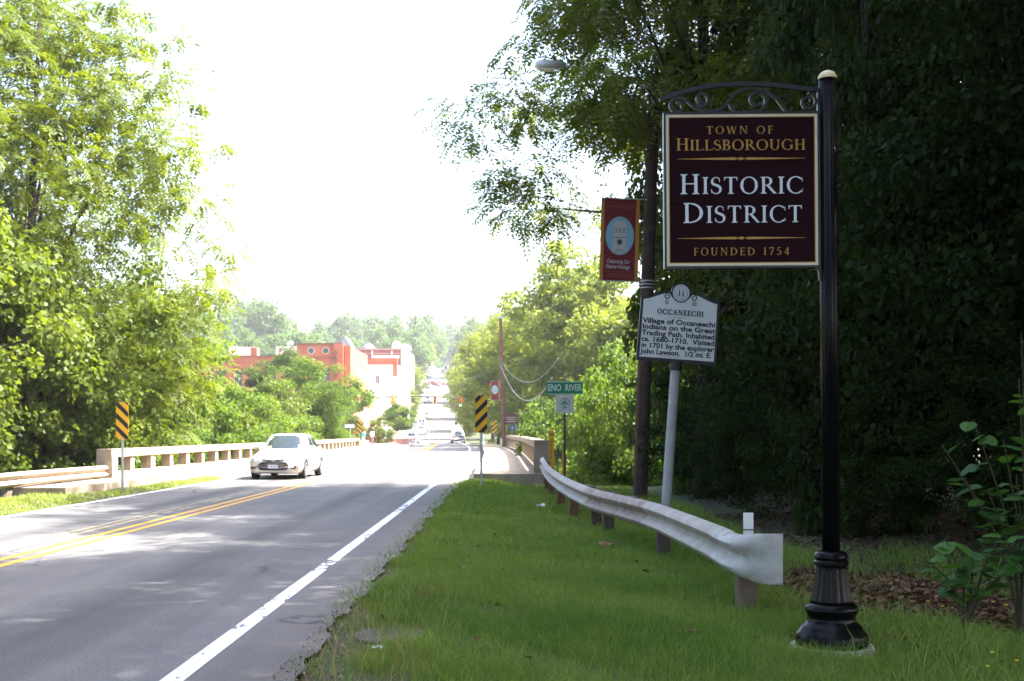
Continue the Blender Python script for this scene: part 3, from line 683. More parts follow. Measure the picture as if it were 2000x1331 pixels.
def glyph(c):
    h = TH / 2
    if c == 'I': return g_stem(.16), .32
    if c == 'H': return g_stem(.17) + g_stem(.68) + g_bar(.2, .52, .65, .52, TN), .85
    if c == 'L': return g_stem(.17) + g_bar(.2, .025, .60, .025, TN) + [[(.53, .0), (.60, .0), (.63, .22), (.60, .22), (.56, .06)]], .64
    if c in 'EF':
        g = g_stem(.17) + g_bar(.2, .975, .55, .975, TN) + [[(.48, .96), (.56, 1.0), (.57, .80), (.55, .80)]] + g_bar(.2, .52, .49, .52, TN) + [[(.47, .62), (.50, .62), (.50, .42), (.47, .42)]]
        if c == 'E': g += g_bar(.2, .025, .57, .025, TN) + [[(.5, .0), (.58, .0), (.61, .22), (.58, .22), (.54, .06)]]
        return g, .62 if c == 'E' else .58
    if c == 'T': return g_stem(.36, st=0) + g_bar(.04, .975, .68, .975, TN) + [[(.03, 1.0), (.10, .97), (.05, .80), (.02, .80)], [(.69, 1.0), (.62, .97), (.67, .80), (.70, .80)]], .72
    if c == 'O': return g_arc(.46, .5, .44, .52, 0, 360, n=40), .92
    if c in 'CG':
        g = g_arc(.47, .5, .45, .52, 48, 312, n=32) + [[(.76, .90), (.80, .92), (.82, .70), (.79, .70)]]
        if c == 'C': g += [[(.76, .10), (.80, .08), (.83, .27), (.80, .27)]]; return g, .86
        g += g_stem(.77, .09, .46, sb=0) ; return g, .93
    if c == 'D': return g_stem(.17) + g_arc(.30, .5, .56, .5, -90, 90, n=26) + g_bar(.16, .975, .31, .975, TN) + g_bar(.16, .025, .31, .025, TN), .90
    if c == 'B': return g_stem(.17) + g_arc(.32, .745, .26, .255, -90, 90, n=16) + g_arc(.33, .265, .31, .265, -90, 90, n=16) + g_bar(.16, .975, .33, .975, TN) + g_bar(.16, .51, .33, .51, TN) + g_bar(.16, .025, .34, .025, TN), .68
    if c in 'RP':
        g = g_stem(.17) + g_arc(.32, .735, .29, .265, -90, 90, n=16) + g_bar(.16, .975, .33, .975, TN) + g_bar(.16, .495, .33, .495, TN)
        if c == 'R': g += [[(.30, .50), (.45, .50), (.80, .03), (.86, .0), (.68, .0)]]
        return g, .80 if c == 'R' else .64
    if c == 'S':
        pts = []; ws = []
        for i in range(15):
            a = R(35 + 235 * i / 14 * 1.0); pts.append((.28 + .20 * math.cos(a), .745 + .235 * math.sin(a)))
        pts = pts[:12]
        for i in range(14):
            a = R(75 - 250 * i / 13); pts.append((.27 + .23 * math.cos(a), .265 + .245 * math.sin(a)))
        m = len(pts); ws = [TN + (TH * 1.05 - TN) * max(0, math.sin(math.pi * (i - 3) / (m - 7))) ** 1.5 if 3 <= i <= m - 4 else TN for i in range(m)]
        return g_path(pts, ws) + [[(.42, .92), (.46, .93), (.47, .72), (.44, .72)], [(.05, .06), (.09, .05), (.06, .28), (.03, .28)]], .56
    if c == 'U': return g_stem(.17, .33, 1., sb=0) + g_stem(.70, .33, 1., wd=TN * 1.3, sb=0) + g_arc(.42, .34, .318, .36, 180, 360, thick=TH, n=20), .86
    if c == 'N': return g_stem(.15, wd=TN * 1.2) + g_stem(.76, wd=TN * 1.2, sb=0) + [[(.12, 1.0), (.27, 1.0), (.79, .0), (.72, -.02), (.14, .96)]] + [[(.02, 1.0), (.15, 1.0), (.15, .975), (.02, .975)]], .90
    if c == 'W':
        g = []
        for x0, x1, wv in ((.10, .34, TH), (.34, .56, TN), (.56, .80, TH), (.80, 1.02, TN)):
            up = (x0 in (.10, .56)); g += g_bar(x0, 1.0 if up else .0, x1, .0 if up else 1.0, wv)
        return g + [[(.0, 1.0), (.2, 1.0), (.2, .975), (.0, .975)], [(.94, 1.0), (1.1, 1.0), (1.1, .975), (.94, .975)]], 1.1
    if c == 'A': return g_bar(.12, 0, .40, 1.0, TN) + g_bar(.40, 1.0, .70, 0, TH) + g_bar(.22, .34, .58, .34, TN) + [[(.02, 0), (.22, 0), (.22, .025), (.02, .025)], [(.58, 0), (.82, 0), (.82, .025), (.58, .025)]], .84
    if c == 'Y': return g_stem(.40, 0, .5, st=0) + g_bar(.12, 1, .40, .48, TH) + g_bar(.68, 1, .40, .48, TN), .8
    if c == '1': return g_stem(.22, st=0) + [[(.06, .86), (.16, 1.0), (.20, 1.0), (.20, .93)]], .42
    if c == '7': return g_bar(.05, .96, .58, .96, .08) + g_bar(.55, .96, .22, 0, TH * .8) + [[(.04, 1.0), (.08, 1.0), (.08, .78), (.04, .78)]], .62
    if c == '5': return g_bar(.15, .96, .52, .96, .08) + g_bar(.15, .96, .11, .56, TN) + g_arc(.26, .32, .29, .32, -140, 115, n=20), .60
    if c == '4': return g_bar(.44, 0, .44, 1.0, TH) + g_bar(.44, .98, .05, .30, TN) + g_bar(.04, .28, .64, .28, TN * 1.2), .68
    return [], .42
def roman(name, body, cap, small, mat, parent, x0, x1, base, y, track=.10, fat=0.):
    """capitals of height cap / small capitals of height small (lower case input) between x0 and x1"""
    mb = MB(); x = 0.; items = []
    for ch in body:
        s = cap if (ch.isupper() or not ch.isalpha()) else small
        P, a = glyph(ch.upper()); items.append((P, x, s)); x += (a + track) * s
    k = (x1 - x0) / (x - track * small); n = 0
    for P, xo, s in items:
        if not P: continue
        mb = MB()
        for poly in P:
            n += 1; yy = y - .0004 * (n % 5)
            pts = [(x0 + (xo + q[0] * s) * k, base + q[1] * s) for q in poly]
            mb.prism(pts, .004, 'y', yy - .004)
            if fat:
                for fx, fz, k2 in ((fat, 0, 1), (0, fat, 2), (fat, fat, 3)): mb.prism([(p[0] + fx, p[1] + fz) for p in pts], .004, 'y', yy - .004 - .0001 * k2)
        o = mb.build(name, mat, parent)

def clip_poly(poly, x0, x1, z0, z1):
    def cl(P, ins, inter):
        out = []
        for i in range(len(P)):
            a, b = P[i], P[(i + 1) % len(P)]
            if ins(a): out.append(a)
            if ins(a) != ins(b): out.append(inter(a, b))
        return out
    lx = lambda v: (lambda a, b: (v, a[1] + (b[1] - a[1]) * (v - a[0]) / (b[0] - a[0])))
    lz = lambda v: (lambda a, b: (a[0] + (b[0] - a[0]) * (v - a[1]) / (b[1] - a[1]), v))
    for ins, it in ((lambda p: p[0] >= x0, lx(x0)), (lambda p: p[0] <= x1, lx(x1)), (lambda p: p[1] >= z0, lz(z0)), (lambda p: p[1] <= z1, lz(z1))):
        if poly: poly = cl(poly, ins, it)
    return poly

def ell(cx, cz, rx, rz, n=32): return [(cx + rx * math.cos(2 * math.pi * i / n), cz + rz * math.sin(2 * math.pi * i / n)) for i in range(n)]

# ------------------------------------------------------------------ town sign
u = .00353
bx, by = (1625 - VX) * u, 1271 and 7.77
bz = float(verge_h(bx, by)) - .0
ts = thing('town_sign', 'tall maroon town sign on a fluted black post with scrollwork, nearest in the photo', 'sign', (bx, by, bz), rot=(0, -.0077, 0))
MB().lathe([(.285, -.12), (.285, .035), (.275, .05), (0.02, .05)], 40).build('concrete_footing', M('pale_footing', (.40, .38, .34), .9, var=.15, vscale=9, bump=.4), ts, smooth=True)
def flu(n, amp): return lambda r, z, a: r * (1 - amp * (abs(math.sin(a * n / 2)) ** 4)) if r > .03 else r
prof = [(.244, .05), (.244, .115), (.236, .135), (.222, .15), (.206, .175), (.196, .19), (.172, .205), (.163, .225), (.160, .25), (.165, .262), (.176, .28), (.180, .30), (.174, .318), (.158, .332), (.146, .34)]
MB().lathe(prof, 48).build('base_moulding', BLACKM, ts, smooth=True)
MB().lathe([(.144, .338), (.140, .36), (.128, .42), (.117, .49), (.109, .56), (.106, .60)], 96, flute=flu(16, .07)).build('fluted_base', BLACKM, ts, smooth='all')
MB().lathe([(.108, .598), (.117, .605), (.117, .625), (.108, .635), (.110, .645), (.115, .655), (.110, .672), (.098, .69), (.085, .695), (.06, .70)], 40).build('base_collar', BLACKM, ts, smooth=True)
MB().lathe([(.060, .69), (.060, 3.955)], 96, flute=flu(16, .06)).build('post', BLACKM, ts, smooth='all')
MB().lathe([(.064, 3.95), (.064, 3.965), (.060, 3.975), (.048, 3.992), (.028, 4.004), (.004, 4.008)], 32).build('post_cap', M('gold_cap', (.72, .60, .36), .4), ts, smooth=True)
pc = (1443 - 1613) * u - .0; pz = (1271 - 368.5) * u; hw = .525
def ring(mb, a, b, y, t, cx=0, cz=0):
    mb.span((cx - a, y, cz + b), (cx + a, y + t, cz + a)); mb.span((cx - a, y, cz - a), (cx + a, y + t, cz - b))
    mb.span((cx - a, y, cz - b), (cx - b, y + t, cz + b)); mb.span((cx + b, y, cz - b), (cx + a, y + t, cz + b)); return mb
ring(MB(), hw + .012, hw - .003, -.032, .064, pc, pz).build('panel_frame', IRON, ts)
pnl = MB().span((pc - hw, -.024, pz - hw), (pc + hw, .024, pz + hw)).build('panel', MAROON, ts)
ring(MB(), hw - .004, hw - .021, -.027, .006, pc, pz).build('cream_border', CREAM, pnl)
ring(MB(), hw - .0215, hw - .027, -.0268, .006, pc, pz).build('gold_border', GOLD, pnl)
kx = 1.035 / 868
def lx(cx): return pc + (cx - 544) * kx
def lz(cyy): return pz - (cyy - 765) * kx
yf = -.0242
roman('letter', 'TOWN OF', 44 * kx, 44 * kx, GOLD, pnl, lx(340), lx(725), lz(442), yf, .28)
roman('letter', 'Hillsborough', 70 * kx, 60 * kx, GOLD, pnl, lx(165), lx(912), lz(536), yf, .07)
roman('letter', 'Historic', 115 * kx, 97 * kx, SILVER, pnl, lx(185), lx(898), lz(788), yf, .10)
roman('letter', 'District', 115 * kx, 97 * kx, SILVER, pnl, lx(202), lx(890), lz(954), yf, .10)
roman('letter', 'FOUNDED 1754', 44 * kx, 44 * kx, GOLD, pnl, lx(262), lx(815), lz(1142), yf, .30)
for cyy in (585, 1043):
    mb = MB(); z0 = lz(cyy)
    for sg in (-1, 1):
        mb.prism([(lx(540) + sg * .018, z0), (lx(540) + sg * .045, z0 + .009), (lx(540) + sg * .44, z0 + .001), (lx(540) + sg * .44, z0 - .001), (lx(540) + sg * .045, z0 - .009)][::sg], .003, 'y', yf - .003)
    mb.prism(ell(lx(538), z0, .020, .010, 16), .003, 'y', yf - .0034)
    mb.build('divider', GOLD, pnl)
# scrolled bracket
mb = MB(); A = [(75, 238), (140, 215), (220, 190), (320, 168), (430, 153), (560, 148), (690, 153), (800, 165), (900, 178), (990, 186)]
mb.ribbon([(lx(x), 0, lz(y)) for x, y in A], .016, [.010] + [.0145] * 9)
mb.build('arch_bar', IRON, ts)
def spiral(cx, cyy, r0, turns, a0, sgn=1, n=30):
    return [(cx + r0 * (1 - .62 * i / n) * math.cos(a0 + sgn * 2 * math.pi * turns * i / n), cyy + r0 * (1 - .62 * i / n) * math.sin(a0 + sgn * 2 * math.pi * turns * i / n)) for i in range(n + 1)]
def scroll(path):
    MB().ribbon([(lx(x), 0, lz(y)) for x, y in path], .013, .0095).build('scroll', IRON, ts)
scroll(list(reversed(spiral(178, 275, 50, 1.1, -1.2, -1))) + [(235, 245), (265, 275), (310, 300), (370, 308), (430, 295), (470, 250), (510, 205), (560, 182), (620, 176), (690, 195), (750, 235), (812, 318)])
scroll(spiral(318, 235, 46, 1.2, 2.4, -1) )
scroll([(478, 262), (490, 290), (520, 315), (560, 316), (600, 310)] + spiral(636, 245, 62, 1.2, 1.9, -1))
scroll(spiral(932, 255, 52, 1.2, -1.5, 1) + [])
MB().span((-.072, -.016, lz(335)), (-.045, .016, lz(178))).build('bracket', IRON, ts)
MB().span((pc - hw, -.014, lz(330)), (-.0725, .014, lz(318))).build('hanger_bar', IRON, ts)
for zb_ in (pz - .1, pz + .4): MB().box((-.062, 0, zb_), (.046, .028, .05)).build('bracket', IRON, ts)
MB().ribbon([(-.09, 0, pz - hw - .0135), (-.07, 0, pz - hw - .02), (-.06, 0, pz - hw - .05), (-.056, 0, pz - hw - .1)], .014, .012).build('bracket', IRON, ts)

# ------------------------------------------------------------------ history marker
u2 = .0065
hm = thing('history_marker', 'silver history marker with black lettering on a leaning grey post', 'sign', (2.02, 14.3, gz(2.02, 14.3)), rot=(0, R(4.0), R(2)))
MB().lathe([(.062, -.5), (.062, 2.42)], 18).build('post', M('marker_post_grey', (.27, .29, .30), .55, var=.12, vscale=4), hm, smooth=True)
MB().lathe([(.075, 2.36), (.08, 2.39), (.08, 2.48)], 18).build('collar', BLKPL, hm, smooth=True)
def outline(k=0.0):
    P = [(-.51 + k, k), (.51 - k, k), (.50 - k, .80 - k), (.42, .815 - k), (.33, .85 - k), (.24, .885 - k), (.17, .90 - k)]
    c = [(.125 * math.cos(a) * (1 - k * 4), .885 + (.125 - k) * math.sin(a)) for a in [R(d) for d in range(0, 181, 15)]]
    return P + c + [(-x, z) for x, z in reversed(P[2:])]
z0 = 2.46
plate = MB().prism([(x, z + z0) for x, z in outline()], .06, 'y', -.03).build('plate', M('marker_black_edge', (.012, .014, .02), .5), hm)
MB().prism([(x, z + z0) for x, z in [(-.475, .045), (.475, .045), (.470, .775), (.40, .79), (.31, .825), (.22, .862), (.15, .872), (.115, .83), (.06, .775), (0, .76), (-.06, .775), (-.115, .83), (-.15, .872), (-.22, .862), (-.31, .825), (-.40, .79), (-.470, .775)]], .004, 'y', -.034).build('face', GREYPLATE, plate)
MB().prism(ell(0, z0 + .885, .105, .105, 28), .005, 'y', -.0355).build('medallion', GREYPLATE, plate)
mb = MB()
for r0, r1 in ((.086, .079), (.06, .056)):
    for i in range(24):
        a, b = 2 * math.pi * i / 24, 2 * math.pi * (i + 1) / 24
        mb.prism([(r0 * math.cos(a), z0 + .885 + r0 * math.sin(a)), (r0 * math.cos(b), z0 + .885 + r0 * math.sin(b)), (r1 * math.cos(b), z0 + .885 + r1 * math.sin(b)), (r1 * math.cos(a), z0 + .885 + r1 * math.sin(a))], .002, 'y', -.038)
for fx in (-.022, .024):
    mb.prism([(fx - .012, z0 + .845), (fx + .014, z0 + .845), (fx + .008, z0 + .90), (fx + .004, z0 + .925), (fx - .006, z0 + .925), (fx - .008, z0 + .89)], .002, 'y', -.0382)
mb.build('seal', M('seal_relief', (.10, .10, .11), .6), plate)
for sg in (-1, 1):
    sp = spiral(0, 0, .04, 1.1, -1.57, sg)
    MB().ribbon([(sg * .168 + x, -.034, z0 + .832 - y) for x, y in sp], .003, .0065).build('scroll', BLACKP, plate)
text_obj('lettering', 'G', .062, BLACKP, plate, (-.175, -.0352, z0 + .755), bold=.0015)
text_obj('lettering', '33', .062, BLACKP, plate, (.178, -.0352, z0 + .755), bold=.0015)
roman('letter', 'OCCANEECHI', .062, .062, BLACKP, plate, -.29, .30, z0 + .602, -.034, .16, fat=.004)
MB().prism([(-.145, z0 + .566), (0, z0 + .563), (.145, z0 + .566), (0, z0 + .569)], .002, 'y', -.036).build('divider', BLACKP, plate)
for i, (s, wd) in enumerate((('Village of Occaneechi', .93), ('Indians on the Great', .93), ('Trading Path. Inhabited', .93), ('ca. 1680-1710.  Visited', .93), ('in 1701 by the explorer', .93), ('John Lawson.  1/2 mi. E.', .91))):
    text_obj('lettering', s, .088, BLACKP, plate, (0 if i < 5 else -.01, -.0352, z0 + .508 - i * .0785), width=wd, bold=.0028)
MB().prism([(-.2, z0 + .064), (.06, z0 + .064), (.06, z0 + .067), (-.2, z0 + .067)], .002, 'y', -.036).build('small_print', BLACKP, plate)

# ------------------------------------------------------------------ object markers
def object_marker(px, Y, top, bot, base_z, sgn, label, wpx=None, post=GALV):
    d = Y / FPX; h = (bot - top) * d; wd = h / 3; X = (px - VX) * d
    t = thing('object_marker', label, 'sign', (X, Y, base_z), group='black and yellow object markers at the bridge ends')
    zt = CAMH - (top - VY) * d - base_z; zb = zt - h
    mb = MB(); mb.span((-.03, .012, -.4), (.03, .018, zt - .06)); mb.span((-.03, .012, -.4), (-.022, .04, zt - .06)); mb.span((.022, .012, -.4), (.03, .04, zt - .06)); mb.build('post', post, t)
    r = .02; P = []
    for cx, cz, a0 in ((wd / 2 - r, zb + r, -90), (wd / 2 - r, zt - r, 0), (-wd / 2 + r, zt - r, 90), (-wd / 2 + r, zb + r, 180)):
        P += [(cx + r * math.cos(R(a0 + k * 30)), cz + r * math.sin(R(a0 + k * 30))) for k in range(4)]
    pl = MB().prism(P, .008, 'y', .002).build('plate', YSIGN, t)
    step = h / 3.05
    for i in range(-1, 5):
        a = zb + i * step + (.30 * step if sgn > 0 else -.25 * step); b = a + step * .46; sl = wd * 1.0
        poly = [(-wd / 2, a), (wd / 2, a + sl), (wd / 2, b + sl), (-wd / 2, b)] if sgn > 0 else [(-wd / 2, a + sl), (wd / 2, a), (wd / 2, b), (-wd / 2, b + sl)]
        e = .004; poly = clip_poly(poly, -wd / 2 + e, wd / 2 - e, zb + e, zt - e)
        if len(poly) > 2: MB().prism(poly, .003, 'y', -.0015).build('stripe', BLACKP, pl)
    mb = MB()
    for zz in (zt - .05, zb + .05): mb.prism(ell(0, zz, .012, .012, 10), .006, 'y', -.005)
    mb.build('bolt', GALV, pl)
object_marker(940, 29.7, 772, 845, .06, 1, 'striped marker at the far end of the right grass, stripes rising to the right')
object_marker(238.5, 28.0, 786, 858.5, .20, -1, 'striped marker in front of the left railing, stripes falling to the right')
object_marker(702, 92, 823, 848, .2, -1, 'small distant striped marker at the far end of the left railing')
object_marker(966, 95, 821, 847, -.1, 1, 'small distant striped marker beyond the right railing')

# ------------------------------------------------------------------ river sign and posts
X, Y = at(1103, 34), 34
d = Y / FPX
es = thing('river_name_sign', 'green river name sign above a white emblem plate behind the guardrail', 'sign', (X, Y, gz(X, Y)))
zz = lambda py: CAMH - (py - VY) * d - gz(X, Y)
mb = MB(); mb.span((-.035, .01, -.3), (.035, .016, zz(748))); mb.span((-.035, .01, -.3), (-.026, .045, zz(748))); mb.span((.026, .01, -.3), (.035, .045, zz(748))); mb.build('post', M('dark_channel_post', (.06, .06, .06), .7, var=.3), es)
gp = MB().span((-.545, 0, zz(770.5)), (.545, .006, zz(746))).build('name_plate', GREEN_S, es)
ringm = MB(); ringm.span((-.545, -.003, zz(747)), (.545, -.001, zz(746))); ringm.span((-.545, -.003, zz(770.5)), (.545, -.001, zz(769.7))); ringm.build('border', GREEN_L, gp)
text_obj('lettering', 'ENO  RIVER', .285, GREEN_L, gp, (0, -.0025, (zz(746) + zz(770.5)) / 2), width=1.02, bold=.003)
wp = MB().span((-.275, 0, zz(807)), (.275, .006, zz(771.5))).build('emblem_plate', M('weathered_white_plate', (.52, .52, .53), .6, var=.1, vscale=4), es)
zc = zz(787.5); GE = M('emblem_green', (.02, .20, .15), .6)
mb = MB()
for i in range(32):
    a, b = 2 * math.pi * i / 32, 2 * math.pi * (i + 1) / 32
    th = .012 + .016 * max(0, math.sin((a + b) / 2 + .4))
    mb.prism([(.15 * math.cos(a), zc + .15 * math.sin(a)), (.15 * math.cos(b), zc + .15 * math.sin(b)), ((.15 - th) * math.cos(b), zc + (.15 - th) * math.sin(b)), ((.15 - th) * math.cos(a), zc + (.15 - th) * math.sin(a))], .002, 'y', -.002)
mb.prism([(-.02, zc - .17), (.025, zc - .17), (.012, zc - .03), (-.012, zc - .03)], .002, 'y', -.0024)
for cx, cz, rx, rz in ((-.06, -.02, .05, .028), (.06, -.02, .05, .028), (0, .035, .06, .035)):
    mb.prism(ell(cx, zc + cz, rx, rz, 14), .002, 'y', -.0022 - abs(cx) * .002)
mb.prism(ell(-.02, zc + .03, .03, .014, 12), .002, 'y', -.0026)
mb.build('emblem', GE, wp)
for xx in (-.16, .17):
    text_obj('lettering', 'RIVER', .05, GE, wp, (xx, -.0015, zz(802)), width=.14)

def delineator(px, Y, top, wpx, label, rot=0., letters=False):
    d = Y / FPX; X = (px - VX) * d; z = gz(X, Y) if Y < 33 else gz(X, Y)
    t = thing('marker_post', label, 'post', (X, Y, z)); h = CAMH - (top - VY) * d - z; hw_ = wpx * d / 2
    YP = M('yellow_post', (.72, .36, .02), .6, var=.12, vscale=6)
    P = [(-hw_, -.4), (hw_, -.4), (hw_, h - .03), (hw_ * .6, h), (-hw_ * .6, h), (-hw_, h - .03)]
    mb = MB(); mb.prism(P, .012, 'y', 0); mb.span((-hw_, .012, -.4), (-hw_ + .012, .03, h - .05)); mb.span((hw_ - .012, .012, -.4), (hw_, .03, h - .05)); b = mb.build('stake', YP, t)
    if letters:
        o = text_obj('lettering', 'WARNING', .10, BLACKP, b, (0, -.002, h - .55), rot=(R(90), R(-90), 0), width=.6)
    MB().span((-hw_ + .006, -.003, h - .16), (hw_ - .006, -.001, h - .08)).build('band', M('post_band', (.30, .20, .04), .6), b)
    return t
delineator(1077, 33.0, 841, 11, 'tall yellow marker post at the end of the right railing', letters=True)
delineator(1101, 35.2, 884, 6, 'short yellow marker post below the river name sign')
delineator(985, 97, 841, 5, 'distant yellow marker post below the brown sign')
wpst = thing('reflector_post', 'short white blank post behind the guardrail end', 'post', (at(1462, 10.3), 10.3, -.05))
MB().span((-.045, 0, -.3), (.045, .02, .815)).build('stake', WHITEP, wpst); MB().span((-.0501, -.004, .655), (.0501, -.001, .665)).build('strap', BLKPL, wpst)

# ------------------------------------------------------------------ guardrails
WPROF = [(-.165, -.01), (-.160, .025), (-.130, .078), (-.095, .098), (-.066, .086), (-.036, .034), (0., .008), (.036, .034), (.066, .086), (.095, .098), (.130, .078), (.160, .025), (.165, -.01)]
def smooth_path(P, n=8):
    P = [Vector(p) for p in P]; out = []
    for i in range(len(P) - 1):
        p0, p1, p2, p3 = P[max(i - 1, 0)], P[i], P[i + 1], P[min(i + 2, len(P) - 1)]
        for k in range(n):
            t = k / n; out.append(.5 * ((2 * p1) + (p2 - p0) * t + (2 * p0 - 5 * p1 + 4 * p2 - p3) * t * t + (3 * p1 - p0 - 3 * p2 + p3) * t ** 3))
    return out + [P[-1]]
def wbeam(path, side, off=0., prof=WPROF, flat=None):
    """side = +1: corrugation bulges to -x of the path"""
    mb = MB(); n = len(prof); vs = []; m = len(path)
    for i, p in enumerate(path):
        t = (path[min(i + 1, m - 1)] - path[max(i - 1, 0)]).normalized(); nn = Vector((-t.y, t.x, 0)).normalized() * side
        f = flat[i] if flat else 1.0
        for z, o in prof: vs.append(p + nn * (o * f + off) + Vector((0, 0, z * (1 if f == 1 else 1 + .25 * (1 - f)))))
        for z, o in prof: vs.append(p + nn * (o * f + off - .006) + Vector((0, 0, z * (1 if f == 1 else 1 + .25 * (1 - f)))))
    fs = []
    for i in range(m - 1):
        for k in range(n - 1):
            a = i * 2 * n + k; fs.append((a, a + 1, a + 1 + 2 * n, a + 2 * n)); b = a + n; fs.append((b, b + 2 * n, b + 1 + 2 * n, b + 1))
        a = i * 2 * n; fs.append((a, a + 2 * n, a + 3 * n, a + n)); a += n - 1; fs.append((a, a + n, a + 3 * n, a + 2 * n))
    mb.add(vs, fs); return mb
gr = thing('guardrail', 'pale steel guardrail curving along the right grass to the bridge', 'guardrail', (2.1, 9.5, 0))
def rel(o, p): return Vector(p) - Vector(o.location)
GP = smooth_path([rel(gr, p) for p in ((1.94, 9.25, .50), (1.93, 9.75, .51), (1.89, 11.6, .505), (1.83, 13.5, .49), (1.62, 15.2, .485), (1.36, 16.9, .49), (1.20, 19.5, .50), (1.10, 22.5, .52), (1.07, 26, .54), (1.10, 29.5, .58), (1.16, 33.4, .62))], 6)
def seg(a, b): return GP[a:b + 1]
wbeam(seg(3, 19), 1, .022).build('rail_panel', RAILM, gr, smooth=True)
wbeam(seg(17, 31), 1, .012).build('rail_panel', M('stained_rail_steel', (.20, .155, .135), .75, metal=.05, col2=(.36, .31, .28), vscale=7), gr, smooth=True)
wbeam(seg(29, len(GP) - 1), 1, .0).build('rail_panel', RAILM, gr, smooth=True)
end = smooth_path([rel(gr, p) for p in ((1.928, 9.80, .51), (1.935, 9.55, .505), (1.945, 9.36, .50), (1.99, 9.17, .49), (2.09, 9.07, .485), (2.24, 9.04, .485))], 4)
fl = [1.0 - .93 * float(sstep(.42, .85, i / (len(end) - 1))) for i in range(len(end))]
wbeam(end, -1, .03, flat=fl).build('end_shoe', M('scuffed_end_steel', (.31, .305, .29), .65, metal=.05, col2=(.45, .445, .43), vscale=6), gr, smooth=True)
posts = [(3, BLKPL), (18, None), (28, None), (31, None), (37, RUST), (42, RUST), (50, RUST), (56, RUST)]
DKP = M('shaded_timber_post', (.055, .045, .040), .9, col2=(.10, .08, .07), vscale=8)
for i, (k, mm) in enumerate(posts):
    p = GP[k] + Vector((.085, .0, 0)); lean = (0, R((0, 0, 1, -3, 2, 5, 0, 0)[i]), 0)
    g0 = -.75 - .1
    o = MB().span((-.075, -.09, -.95), (.075, .09, .10)).build('post', mm if mm else DKP, gr); o.location = p; o.rotation_euler = lean
    if i == 0: o.data.materials[0] = WOODP
mb = MB()
for k in (3, 18, 19, 30, 31):
    for dz in (.05, -.05):
        for dy in (-.06, .06): mb.box(GP[k] + Vector((-.022, dy, dz)), (.012, .03, .03))
mb.build('bolt', RUST, gr)
for k, wdt in ((28, .10), (33, .09), (24, .06)):
    o = MB().box((0, 0, 0), (.2, .3, .1)).build('blockout', DKP, gr); o.location = GP[k] + Vector((.12, .1, .10)); o.scale = (.8, 1, .9)

gl = thing('guardrail', 'sunlit rusty-edged guardrail along the left grass verge', 'guardrail', (-11.0, 20, 0))
LP = smooth_path([rel(gl, p) for p in ((-11.05, 6, .42), (-11.0, 14, .42), (-11.0, 20, .42), (-11.0, 26, .44), (-11.02, 31.2, .42))], 6)
TANR = M('sunlit_rail_steel', (.33, .26, .20), .7, metal=.05, col2=(.43, .36, .29), vscale=3)
wbeam(LP[:14], -1, .004).build('rail_panel', M('rust_stained_rail', (.30, .14, .08), .8, col2=(.5, .38, .28), vscale=3), gl, smooth=True)
wbeam(LP[13:], -1, .0).build('rail_panel', TANR, gl, smooth=True)
for k in (2, 5, 8, 11, 13, 16, 17, 20, 23):
    p = LP[k] + Vector((-.085, 0, 0)); o = MB().span((-.075, -.1, -1.1), (.075, .1, .10)).build('post', WOODP, gl); o.location = p
    if k == 17: o.rotation_euler = (R(-32), 0, 0); o.location = p + Vector((0, .2, -.1))

# ------------------------------------------------------------------ bridge railings
def bridge_rail(name, label, off, y0, y1, base, top, step, yend):
    c = lambda y: float(xc(y)) + off
    t = thing(name, label, 'railing', (c(y0), y0, base)); t0 = Vector(t.location)
    ys = list(np.arange(y0, y1, 4.0)) + [y1]
    def bar(nm, z0, z1, wd, m):
        mb = MB(); vs = []
        for y in ys: vs += [(c(y) - wd - t0.x, y - y0, z0), (c(y) + wd - t0.x, y - y0, z0), (c(y) + wd - t0.x, y - y0, z1), (c(y) - wd - t0.x, y - y0, z1)]
        n = len(ys); fs = [(i * 4 + k, i * 4 + 4 + k, i * 4 + 4 + (k + 1) % 4, i * 4 + (k + 1) % 4) for i in range(n - 1) for k in range(4)] + [(0, 1, 2, 3), (n * 4 - 1, n * 4 - 2, n * 4 - 3, n * 4 - 4)]
        mb.add(vs, fs); mb.build(nm, m, t)
    H = top - base
    bar('top_rail', H - .22, H, .19, CONC); bar('base_kerb', -.3, .17, .17, CONC)
    pm = MB().box((0, 0, 0), (.28, .34, H - .22 - .17 + .02)).mesh('post', CONC)
    n = int((y1 - y0) / step)
    for i in range(1, n):
        y = y0 + i * step; o = link_mesh('post', pm, t, (c(y) - t0.x, y - y0, (H - .22 + .17) / 2)); o.scale = (1, 1.0 if i % 2 else 1.25, 1)
    for y in (y0 + .22, y1 - .22):
        mb = MB(); mb.box((c(y) - t0.x, y - y0, (H - .22) / 2 - .15), (.44, .46, H - .22 + .3)); mb.build('end_post', CONC, t)
    mb = MB(); mb.box((0, .2, H - .11), (.42, .44, .226)); mb.build('end_cap', CONC, t)
bridge_rail('bridge_railing', 'sunlit concrete bridge railing with open posts on the left', -5.65, 31.2, 91, .22, 1.03, 1.95, 91)
bridge_rail('bridge_railing', 'shaded concrete bridge railing beside the right pavement', 6.52, 33.0, 91, .30, 1.27, 1.95, 91)

